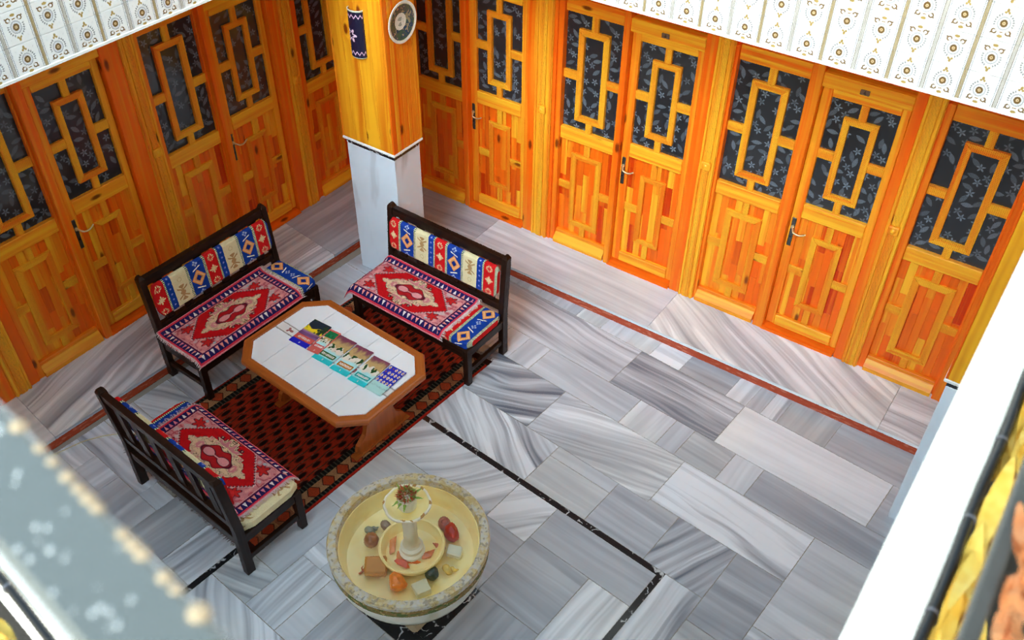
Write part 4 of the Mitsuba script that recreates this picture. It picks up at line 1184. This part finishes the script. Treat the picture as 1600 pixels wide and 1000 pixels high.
for r0, r1 in ((-.36, -.0405), (.0405, .36)):
    for c0, c1 in zip(cols, cols[1:]):
        g = sbox(c0 + .0018, r0 + .0018, c1 - .0018, r1 - .0018).intersection(inner)
        tp.append(('ceramic_tile', MB().mesh(ext(g, .0085, TZ - .008)).ply('ceramic'), dict(label='white ceramic tile')))
for c0, c1 in zip(np.linspace(-.5565, .5565, 6), np.linspace(-.5565, .5565, 6)[1:]):
    g = sbox(c0 + .0013, -.0392, c1 - .0013, .0392).intersection(inner)
    tp.append(('border_tile', MB().mesh(ext(g, .0085, TZ - .008), uvf=planar(0, 1, (c0 + c1) / 2, 0)).ply('ceramic_border'), dict(label='narrow tile with a small red flower')))
for s in (-1, 1):           # two shaped end panels and a stretcher
    yz = [(-.20, .02), (-.235, .05), (-.22, .10), (-.15, .16), (-.12, .26), (-.15, .38), (-.23, .46), (-.25, .514), (.25, .514), (.23, .46), (.15, .38), (.12, .26), (.15, .16), (.22, .10), (.235, .05), (.20, .02)]
    m = ext(Polygon(yz), .036)
    m.apply_transform(np.array([[0, 0, 1, s * .40 - .018], [1, 0, 0, 0], [0, 1, 0, 0], [0, 0, 0, 1.0]]))
    tp.append(('end_panel', MB().mesh(m, k=0).ply('table_wood')))
    tp.append(('foot', MB().box(s * .40 - .032, s * .40 + .032, -.27, .27, .0095, .0195, ch=.003, along=(0, 1, 0)).ply('table_wood')))
tp.append(('stretcher', MB().box(-.3815, .3815, -.018, .018, .20, .29, ch=.004, along=(1, 0, 0)).ply('table_wood')))
tp.append(('apron', MB().box(-.44, .44, -.30, -.278, .462, .5145, ch=.002, along=(1, 0, 0)).ply('table_wood')))
tp.append(('apron', MB().box(-.44, .44, .278, .30, .462, .5145, ch=.002, along=(1, 0, 0)).ply('table_wood')))
thing('coffee_table', tp, TB, label='octagonal brown table topped with white tiles', cat='table')

# brochures fanned along the middle of the table
bro = [(-.299, .064, 4, .165, .268), (-.157, .065, 6, .102, .252), (-.040, .052, 3, .165, .283), (.133, .053, 4, .152, .285), (.300, .052, 4, .148, .276), (.452, .059, 3, .136, .268)]
names = ['brochure with yellow rocks and a blue foot, first in the row on the table', 'slim red framed brochure, second in the row on the table', 'turquoise brochure with a green name plate, third in the row',
         'turquoise brochure with an orange name plate, fourth in the row', 'turquoise brochure with a teal name plate, fifth in the row', 'brochure with white blossoms on blue, at the end of the row']
edge_c = ['(.02,.03,.20)', '', '', '', '', '']
for i, (bx_, by_, ang, w_, h_) in enumerate(bro):
    z0 = TZ + .0012 + (.0030 if i % 2 else .0) + .0008 * i
    nx_, ny_ = 8, 10
    sx, sy = np.meshgrid(np.linspace(-w_ / 2, w_ / 2, nx_), np.linspace(-h_ / 2, h_ / 2, ny_), indexing='ij')
    curl = .004 * (sx / w_ + .5) ** 2 + .004 * np.clip(sy / h_, 0, 1) ** 2 * (1 + .5 * math.sin(i * 2.1))
    topv = np.stack([sx, sy, z0 + .003 + curl], -1).reshape(-1, 3)
    botv = np.stack([sx, sy, z0 + curl * .6], -1).reshape(-1, 3)
    a, b = np.meshgrid(np.arange(nx_ - 1), np.arange(ny_ - 1), indexing='ij')
    q = np.stack([a * ny_ + b, (a + 1) * ny_ + b, (a + 1) * ny_ + b + 1, a * ny_ + b + 1], -1).reshape(-1, 4)
    N = nx_ * ny_
    rim = [k for k in range(0, N, ny_)] + [(nx_ - 1) * ny_ + k for k in range(ny_)] + [k for k in range(N - 1, -1, -ny_)] + [ny_ - 1 - k for k in range(ny_)]
    side = np.array([(c0, N + c0, N + c1, c1) for c0, c1 in zip(rim, rim[1:])])
    uv = np.stack([(sx / w_ + .5) * .98 + .01 + 10 * i, sy / h_ + .5], -1).reshape(-1, 2)
    put('brochure', mikit.ply((np.vstack([topv, botv]), np.vstack([q, q[:, ::-1] + N, side])), 'print', uv=np.vstack([uv, uv])),
        TB @ T().translate([bx_, by_, 0]).rotate([0, 0, 1], ang), label=names[i], cat='brochure', group='brochures on the table')

# ------------------------------------------------------------------ fountain
FX, FY = -2.258, 2.252
FT = T().translate([FX, FY, 0])
def lp_(profile, bsdf, to=FT, n=72):
    return mikit.ply(lathe(profile, n), bsdf, smooth=35)
fk = numbered('fountain')
tag(fk, label='round cream stone fountain bowl standing on the black square', cat='fountain')
put('foot', MB().box(-.195, .195, -.195, .195, 0.0005, .05, ch=.02).ply(mat('tan_stone', (0.42, 0.33, 0.20), 0.5, 0.3)), FT @ T().rotate([0, 0, 1], -4.9), fk)
put('pedestal', lp_([(.0001, .0505), (.19, .0505), (.19, .075), (.15, .10), (.135, .16), (.16, .21), (.20, .228), (.0001, .228)], 'bowl_belly'), FT, fk)
put('bowl', lp_([(.0001, .2285), (.22, .2285), (.33, .27), (.405, .34), (.438, .42), (.445, .497), (.405, .497), (.392, .45), (.36, .425), (.0001, .418)], 'bowl_belly'), FT, fk, label='pale outside of the bowl')
put('lining', lp_([(.4045, .4975), (.4035, .555), (.397, .555), (.386, .47), (.365, .438), (.33, .428), (.0001, .424)], 'bowl_cream'), FT, fk, label='cream inside of the bowl')
put('green_band', lp_([(.4055, .4975), (.447, .4975), (.457, .507), (.455, .545), (.448, .5545), (.4055, .5545)], 'bowl_band'), FT, fk, label='brown and green band below the rim')
put('rim', lp_([(.4025, .5555), (.452, .5555), (.461, .565), (.463, .588), (.455, .600), (.420, .602), (.410, .597), (.404, .58), (.4025, .5555)], 'bowl_rim'), FT, fk, label='worn grey and ochre rim')
F2 = FT @ T().translate([.012, .006, 0])
put('inner_basin', lp_([(.0001, .4245), (.125, .4245), (.165, .45), (.188, .495), (.192, .520), (.186, .527), (.176, .522), (.168, .495), (.15, .462), (.12, .448), (.0001, .446)], 'bowl_cream'), F2, fk, label='small inner basin')
put('stem', lp_([(.0001, .4465), (.072, .4465), (.074, .475), (.060, .488), (.066, .505), (.066, .520), (.048, .532), (.052, .545), (.044, .56), (.040, .64), (.042, .76), (.050, .80), (.046, .82), (.055, .845), (.0001, .845)], 'bowl_belly', n=40), F2, fk, label='turned white stem')
sh = lathe([(.0001, .8455), (.055, .8455), (.09, .862), (.116, .888), (.121, .902), (.114, .906), (.098, .888), (.07, .876), (.0001, .872)], 60)
vv = np.asarray(sh.vertices).copy()
ang = np.arctan2(vv[:, 1], vv[:, 0]); rr = np.hypot(vv[:, 0], vv[:, 1])
sc = 1 + .045 * np.abs(np.sin(ang * 3)) * np.clip((rr - .08) / .04, 0, 1)
vv[:, 0] *= sc; vv[:, 1] *= sc
put('top_dish', mikit.ply(trimesh.Trimesh(vv, sh.faces, process=False), 'bowl_cream', smooth=True), F2, fk, label='scalloped cream dish on top')
put('dish_edge', mikit.ply(tube(np.stack([.121 * (1 + .045 * abs(np.sin(np.linspace(0, 6.2832, 73) * 3))) * np.cos(np.linspace(0, 6.2832, 73)), .121 * (1 + .045 * abs(np.sin(np.linspace(0, 6.2832, 73) * 3))) * np.sin(np.linspace(0, 6.2832, 73)), .902 + 0 * np.linspace(0, 1, 73)], -1), .0085, 8), mat('gilt', lambda p, n, uv: mix((0.80, 0.74, 0.56), (0.42, 0.22, 0.05), smoothstep(0.56, 0.64, noise(p.x * 45, p.y * 45, p.z * 45))), 0.3, 0.5), smooth=True), F2, fk, label='gilt edge of the dish')
# water
wt = lathe([(.0001, .4985), (.196, .4985), (.3955, .4985)], 72)
put('water', mikit.ply(wt, 'water', smooth=True), FT, fk, label='clear shallow water')


def rock(name, at, size, rgb, label, seed, bumps=.28, gloss=True, rot=(0, 0, 0), sub=2, group='stones and shells in the fountain', cat='stone', facets=None):
    m = trimesh.creation.icosphere(subdivisions=sub, radius=1.0)
    v = np.asarray(m.vertices)
    if facets:
        r_ = np.random.default_rng(seed)
        ax = r_.normal(size=(facets, 3)); ax /= np.linalg.norm(ax, axis=1, keepdims=True)
        off = r_.uniform(.6, .85, facets)
        for a_, o_ in zip(ax, off):
            d = v @ a_ - o_
            v = v - np.maximum(d, 0)[:, None] * a_
    v = v * (1 + bumps * (meshkit.noise(v * 1.7 + seed * 3.1, seed)[:, None] - .5) + .1 * bumps * (meshkit.noise(v * 6, seed)[:, None] - .5))
    m = trimesh.Trimesh(v * np.asarray(size) * 1.22, m.faces, process=False)
    for k_, ax_ in enumerate(((1, 0, 0), (0, 1, 0), (0, 0, 1))):
        m.apply_transform(trimesh.transformations.rotation_matrix(math.radians(rot[k_]), ax_))
    m.apply_translation((0, 0, at[2] - m.bounds[0, 2]))
    return put(name, vcol(m, rgb, 'vc_gloss' if gloss else 'vc', smooth=not facets, var=.25, seed=seed), T().translate([FX + at[0], FY + at[1], 0]), label=label, cat=cat, group=group)


def cube_stone(name, at, ext_, rgb, label, rot, tilt, seed):
    r_ = np.random.default_rng(seed)
    ext_ = np.array(ext_) * 1.12
    c = cbox(-ext_[0] / 2, ext_[0] / 2, -ext_[1] / 2, ext_[1] / 2, -ext_[2] / 2, ext_[2] / 2, min(ext_) * .12)
    c.vertices = c.vertices * (1 + r_.uniform(-.10, .10, c.vertices.shape))
    c = trimesh.PointCloud(c.vertices).convex_hull
    c.apply_transform(trimesh.transformations.rotation_matrix(math.radians(tilt), (1, .3, 0)))
    c.apply_transform(trimesh.transformations.rotation_matrix(math.radians(rot), (0, 0, 1)))
    c.apply_translation((0, 0, at[2] - c.bounds[0, 2]))
    return put(name, vcol(c, rgb, 'vc_gloss', var=.15, seed=seed), T().translate([FX + at[0], FY + at[1], 0]), label=label, cat='stone', group='stones and shells in the fountain')

B = .4285
rock('stone', (.055, .255, B + .008), (.045, .030, .026), (.34, .075, .045), 'rough dark red stone in the fountain, farther of two red ones', 1, rot=(0, 0, -40), gloss=True)
rock('stone', (.125, .228, B + .006), (.052, .034, .034), (.42, .035, .020), 'smooth deep red stone in the fountain, nearer of two red ones', 2, bumps=.35, rot=(0, 0, -35))
rock('stone', (-.222, -.082, B), (.038, .034, .036), (.30, .12, .050), 'round reddish brown stone in the fountain', 3)
rock('stone', (-.235, .055, B), (.026, .024, .024), (.24, .16, .10), 'small greyish brown stone next to the shell in the fountain', 4)
cube_stone('stone', (-.082, -.200, B), (.105, .095, .060), (.50, .22, .045), 'large tan block in the fountain', 38, 14, 5)
rock('stone', (.080, -.208, B + .004), (.050, .046, .044), (.72, .20, .028), 'bright orange stone at the front of the fountain', 6, bumps=.2, facets=9, sub=3)
cube_stone('stone', (.218, .140, B + .010), (.075, .060, .040), (.62, .60, .44), 'pale block beside the red stones in the fountain', 20, 8, 7)
cube_stone('stone', (.205, -.150, B), (.080, .075, .034), (.64, .63, .45), 'pale flat block at the front of the fountain', 62, 5, 8)
rock('stone', (.200, -.050, B), (.036, .033, .030), (.030, .045, .028), 'round blackish green stone in the fountain', 9)
# shells
def shell(at, rgb, label, rot, ln=.055, seed=1):
    s = np.linspace(0, 1, 22)
    a = s * 14
    c = np.stack([ln * s, .016 * (1 - s) ** 1.1 * np.cos(a), .016 * (1 - s) ** 1.1 * np.sin(a) + .020], -1)
    m = tube(c, .020 * (1 - s) ** .8 + .002, 10)
    m.apply_transform(trimesh.transformations.rotation_matrix(math.radians(rot), (0, 0, 1)))
    return put('shell', vcol(m, rgb, 'vc_gloss', smooth=True, var=.3, seed=seed), T().translate([FX + at[0], FY + at[1], B]), label=label, cat='shell', group='stones and shells in the fountain')
shell((.245, .020, 0), (.66, .45, .08), 'yellow spiral shell in the fountain', 40, .075, 2)
shell((-.285, -.035, 0), (.22, .22, .16), 'dark grey shell beside the brown stone in the fountain', 70, .065, 3)
# coral chips: bright pieces in the inner basin and one branch in the outer bowl
chips = [(.045, -.045, .60, .13, .03, 30, 'large orange chip in the inner basin'), (.092, .030, .55, .15, .04, 75, 'orange red chip in the inner basin beside the stem'), (-.045, -.070, .62, .22, .05, -20, 'pale orange chip at the front of the inner basin'),
         (-.108, -.035, .60, .22, .07, -60, 'orange chip on the near left side of the inner basin'), (.105, .115, .42, .09, .03, 10, 'small red chip on the far side of the inner basin'), (.010, -.090, .66, .10, .03, 5, 'bright red chip at the front of the inner basin')]
for i, (x_, y_, r_, g_, b_, rot, lab) in enumerate(chips):
    rr_ = np.random.default_rng(40 + i)
    p_ = rr_.normal(size=(14, 3)) * (.031, .015, .008)
    m = trimesh.PointCloud(p_).convex_hull
    m.apply_transform(trimesh.transformations.rotation_matrix(math.radians(rot), (0, 0, 1)))
    m.apply_translation((0, 0, -m.bounds[0, 2]))
    put('coral_chip', vcol(m, (r_, g_, b_), 'vc_gloss', var=.2, seed=i), T().translate([FX + x_ + .012, FY + y_ + .006, .4475]), label=lab, cat='coral', group='coral chips in the inner basin')
br = [tube([(0, 0, .004), (.012, .02, .010), (.008, .045, .016), (.018, .07, .012)], [.006, .006, .005, .003], 7), tube([(.010, .035, .013), (.028, .05, .016), (.04, .062, .012)], [.005, .004, .002], 7), tube([(.012, .02, .010), (-.008, .034, .014), (-.012, .05, .010)], [.005, .004, .002], 7)]
put('coral_branch', vcol(trimesh.util.concatenate(br), (.50, .12, .025), 'vc_gloss', smooth=True), T().translate([FX - .150, FY - .275, B + .002]), label='orange branching coral beside the tan block', cat='coral')

# little plant in its pot on the top dish
PT = F2 @ T().translate([0, 0, .8725]).scale([1.22, 1.22, 1.15])
pk = thing('potted_plant', [('pot', mikit.ply(lathe([(.0001, 0), (.036, 0), (.042, .012), (.043, .045), (.040, .062), (.044, .070), (.044, .082), (.038, .082), (.036, .072), (.0001, .070)], 36), 'bowl_belly', smooth=35), dict(label='small white pot'))], PT,
           label='small reddish green succulent in a white pot on the fountain top', cat='potted plant')
r_ = np.random.default_rng(11)
sp, spc = [], []
for i in range(420):
    d = r_.normal(size=3); d[2] = abs(d[2]) + .15; d /= np.linalg.norm(d)
    b0 = np.array((0, 0, .085)) + d * (.031, .031, .026)
    tip = b0 + (d + r_.normal(size=3) * .35) * .016
    sd = np.cross(d, r_.normal(size=3)); sd /= np.linalg.norm(sd) + 1e-9
    up_ = np.cross(d, sd)
    mid = (b0 + tip) / 2
    V_ = [b0, mid + sd * .0032, mid - sd * .0032, tip, mid + up_ * .0018]
    m = trimesh.PointCloud(np.array(V_)).convex_hull
    sp.append(m)
    spc.append(np.tile([(.48, .06, .03), (.55, .12, .03), (.22, .30, .05), (.36, .04, .02), (.34, .40, .08)][r_.integers(5)], (len(m.vertices), 1)))
m = trimesh.util.concatenate(sp)
cc = np.vstack(spc)
f = np.asarray(m.faces)
tag(put('succulent_head', mikit.ply((np.asarray(m.vertices)[f].reshape(-1, 3), np.arange(len(f) * 3).reshape(-1, 3)), 'vc', color=cc[f].reshape(-1, 3)), PT, pk, label='tight ball of red and green leaflets'), kind='stuff')
lm = []
for a, l, up_ in ((20, .055, .2), (60, .05, .35), (250, .05, -.45), (275, .045, -.3), (300, .05, -.5), (165, .05, .3)):
    d = np.array((math.cos(math.radians(a)), math.sin(math.radians(a)), up_)); s_ = np.array((-d[1], d[0], 0))
    o_ = np.array((0, 0, .082)) + d * (.028, .028, .0)
    lf = trimesh.PointCloud(np.array([o_, o_ + d * l * .4 + s_ * .007, o_ + d * l * .4 - s_ * .007, o_ + d * l, o_ + d * l * .45 + (0, 0, .003)])).convex_hull
    put('leaf', vcol(lf, (.22, .36, .05)), PT, pk)

# thin pale cable lying on the floor by the step
cp = np.array([(-5.03, 1.60, .004), (-4.99, 1.72, .004), (-4.95, 1.85, .004), (-4.87, 1.97, .004), (-4.77, 2.07, .004), (-4.66, 2.13, .004), (-4.52, 2.16, .004), (-4.38, 2.15, .004)])
ti = np.linspace(0, 7, 60)
cpi = np.stack([np.interp(ti, range(8), cp[:, q_]) for q_ in range(3)], -1)
for _ in range(6):
    cpi[1:-1] = (cpi[:-2] + 2 * cpi[1:-1] + cpi[2:]) / 4
put('floor_cable', mikit.ply(tube(cpi, .0035, 8), mat('cable_cream', (0.62, 0.55, 0.33), 0.5, 0.4), smooth=True), label='thin cream cable lying on the floor by the red step edge', cat='cable')

# ------------------------------------------------------------------ the near gallery: parapets, rails, garlands, cables
put('wall_parapet_near', bx('plaster', -.012, .098, -.6, PY - .02, PZ - .02, 3.50, ch=.004), label='white parapet top on the right of the photograph', kind='structure')
NF = T().translate([-1.35, .273, 0]).rotate([0, 0, 1], -6.3)      # front parapet frame: x along, y towards the courtyard
put('wall_parapet_front', bx('plaster', -3.13, 1.335, 0.0, .115, PZ - .02, 3.50, ch=.004), NF, label='white parapet strip in the lower left corner', kind='structure')
put('floor_gallery', MB().mesh(ext(Polygon([(.099, -.9), (1.9, -.9), (1.9, PY - .1), (.099, PY - .1)]), .12, PZ + .02)).ply('dark_floor'), label='dark floor of the near gallery', kind='structure')
put('floor_gallery_front', bx('dark_floor', -4.5, 1.2, -1.0, -.001, PZ + .02, PZ + .14), NF, label='dark floor of the front gallery', kind='structure')


def cable_run(p0, p1, name, label, to=None, r=.009, clips=14, seed=1):
    r_ = np.random.default_rng(seed)
    n = 120
    s = np.linspace(0, 1, n)
    base = np.outer(1 - s, p0) + np.outer(s, p1)
    K = [tube(base + np.stack([.002 * np.sin(s * 60), .002 * np.cos(s * 47), 0 * s], -1), r, 10)]
    key = put(name, mikit.ply(K[0], 'black_rubber', smooth=True), to, label=label, cat='cable')
    d = (np.array(p1) - p0) / np.linalg.norm(np.array(p1) - p0)
    for i in range(clips):
        c = base[int((i + .5) / clips * (n - 1))]
        m = trimesh.creation.cylinder(r * 1.18, .006, sections=14)
        m.apply_transform(trimesh.geometry.align_vectors((0, 0, 1), d))
        m.apply_translation(c)
        put('clip', mikit.ply(m, mat('clip_clear', (0.10, 0.10, 0.13), 0.05, 1.0) if 'clip_clear' not in scene else 'clip_clear', smooth=40), to, key)
    return key


cable_run((.108, .25, 3.498), (.108, 4.55, 3.498), 'black_cable', 'glossy black cable along the white parapet on the right', None, .0105, 16, 1)
cable_run((-2.5, -.012, 3.498), (1.30, -.012, 3.498), 'black_cable', 'glossy black cable along the white parapet strip at lower left', NF, .008, 14, 2)


def leaf_mesh(l, w, bend, fold, twist):
    n = 9
    s = np.linspace(0, 1, n)
    wid = w * np.sin(np.pi * np.clip(s * .93 + .05, 0, 1)) ** .8
    x = l * s
    z = bend * s ** 2
    V = []
    for k, side in ((0, -1), (1, 0), (2, 1)):
        y = side * wid
        V.append(np.stack([x, y, z + fold * abs(side) * wid + twist * side * wid * s + .004 * np.sin(s * 9 + side)], -1))
    V = np.concatenate(V)
    F = []
    for k in (0, 1):
        for i in range(n - 1):
            a = k * n + i
            F += [(a, a + 1, a + n + 1), (a, a + n + 1, a + n)]
    F = np.array(F)
    N = len(V)
    V2 = V - (0, 0, .0012)
    rim = list(range(n)) + [n + n - 1] + list(range(3 * n - 1, 2 * n - 1, -1)) + [n]
    side = []
    for a, b in zip(rim, rim[1:] + rim[:1]):
        side += [(a, N + a, N + b), (a, N + b, b)]
    return np.vstack([V, V2]), np.vstack([F, F[:, ::-1] + N, side])


def garland(name, p0, p1, n, label, bsdf, to=None, seed=5, spread=.05, ln=(.16, .28), wd=(.016, .030), cone=35, down=.02):
    r_ = np.random.default_rng(seed)
    key = numbered(name)
    tag(key, label=label, cat='garland')
    p0, p1 = np.array(p0, float), np.array(p1, float)
    d = (p1 - p0) / np.linalg.norm(p1 - p0)
    s = np.linspace(0, 1, 60)
    put('stem', mikit.ply(tube(np.outer(1 - s, p0) + np.outer(s, p1), .006, 8), bsdf, smooth=True), to, key)
    shapes = [mikit.ply(leaf_mesh(r_.uniform(*ln), r_.uniform(*wd), r_.uniform(-.03, .03), r_.uniform(.1, .5), r_.uniform(-.6, .6)), bsdf, smooth=True) for _ in range(7)]
    a0 = math.degrees(math.atan2(d[1], d[0]))
    for i in range(n):
        c = p0 + (p1 - p0) * ((i + r_.uniform(0, .8)) / n)
        off = np.array([-d[1], d[0], 0]) * r_.uniform(-spread, spread) + np.array([0, 0, r_.uniform(-down, .012)])
        m = T().translate((c + off).tolist()).rotate([0, 0, 1], a0 + (180 if r_.random() < .5 else 0) + r_.uniform(-cone, cone) * .5).rotate([0, 1, 0], r_.uniform(-16, 16)).rotate([1, 0, 0], r_.uniform(-50, 50))
        put('leaf', shapes[i % 7], (to @ m) if to is not None else m, key)
    return key


garland('leaf_garland', (.150, .30, 3.485), (.150, 4.4, 3.485), 230, 'garland of long golden leaves along the right parapet', 'gold_leaf', None, 5, .022, (.14, .28), (.014, .026), 14, .03)
garland('leaf_garland', (-2.4, -.075, 3.485), (1.1, -.075, 3.485), 90, 'garland of golden leaves in the lower left corner', 'gold_leaf', NF, 6, .02, (.10, .20), (.010, .018), 18, .03)
garland('leaf_garland', (.146, .20, 4.02), (.146, 1.02, 4.02), 60, 'blurred orange garland wound along the hand rail at lower right', 'orange_leaf', None, 8, .008, (.05, .09), (.008, .014), 60, .01)

# hand rails: a grey rail close to the camera on the left, a dark grey one on the right
def rail(name, to, x0, x1, y0, y1, z0, z1, bsdf, label, posts):
    P = [('rail', MB().box(x0, x1, y0, y1, z0, z1, ch=.003, along=(1, 0, 0)).ply(bsdf))]
    for x_ in posts:
        P.append(('baluster', MB().box(x_ - .008, x_ + .008, (y0 + y1) / 2 - .008, (y0 + y1) / 2 + .008, 3.501, z0 - .0005).ply(bsdf)))
    return thing(name, P, to, label=label, cat='hand rail')


rail('hand_rail', T().rotate([0, 0, 1], 90), .2, 4.4, -.129, -.108, 3.97, 4.0, mat('dark_grey_paint', (0.10, 0.105, 0.105), 0.4, 0.4), 'blurred dark grey hand rail at lower right', (1.9, 3.2, 4.3))
RL = T().translate([-.555, .168, 0]).rotate([0, 0, 1], -6.55)
rail('hand_rail', RL, -1.2, .75, -.058, .0, 4.470, 4.5, 'grey_paint', 'blurred grey hand rail across the lower left corner', ())
r_ = np.random.default_rng(21)
drops = []
for i in range(70):
    x_, y_ = r_.uniform(-.30, .42), r_.uniform(-.052, -.006)
    m = trimesh.creation.icosphere(subdivisions=2, radius=r_.uniform(.0008, .0022))
    m.vertices[:, 2] *= .55
    m.apply_translation((x_, y_, 4.5005))
    drops.append(m)
tag(put('water_drops', mikit.ply(trimesh.util.concatenate(drops), mat('wet', (0.75, 0.80, 0.85), 0.03, 1.0), smooth=True), RL, label='tiny glinting drops on the grey hand rail', cat='drops'), kind='stuff')
# string of small warm bulbs along the rail's outer edge
bk = numbered('string_light'); tag(bk, label='string of warm white bulbs along the grey hand rail', cat='string light')
s = np.linspace(0, 1, 80)
put('cord', mikit.ply(tube(np.stack([-.55 + 1.1 * s, .0015 + 0 * s, 4.4960 + .0015 * np.sin(s * 40)], -1), .0012, 6), mat('cord_clear', (0.45, 0.46, 0.46), 0.4, 0.5), smooth=True), RL, bk)
bulb = mikit.ply(trimesh.creation.icosphere(subdivisions=2, radius=1.0), mat('bulb_glass', (0.34, 0.27, 0.18), 0.3, 0.3), smooth=True, emitter={'type': 'area', 'radiance': {'type': 'rgb', 'value': [0.14, 0.115, 0.08]}})
BULBS = [(-.055, .0045), (.0095, .0062), (.040, .0042), (.058, .0040), (.078, .0048), (.093, .0044), (.1055, .0050), (.117, .0046), (.148, .0044), (.160, .0050), (.171, .0052), (.196, .0050), (.2085, .0042), (.233, .0072)]
for px_, rad in BULBS:
    put('bulb', bulb, RL @ T().translate([px_, -.0005, 4.4985]).scale([rad, rad, rad]), bk)
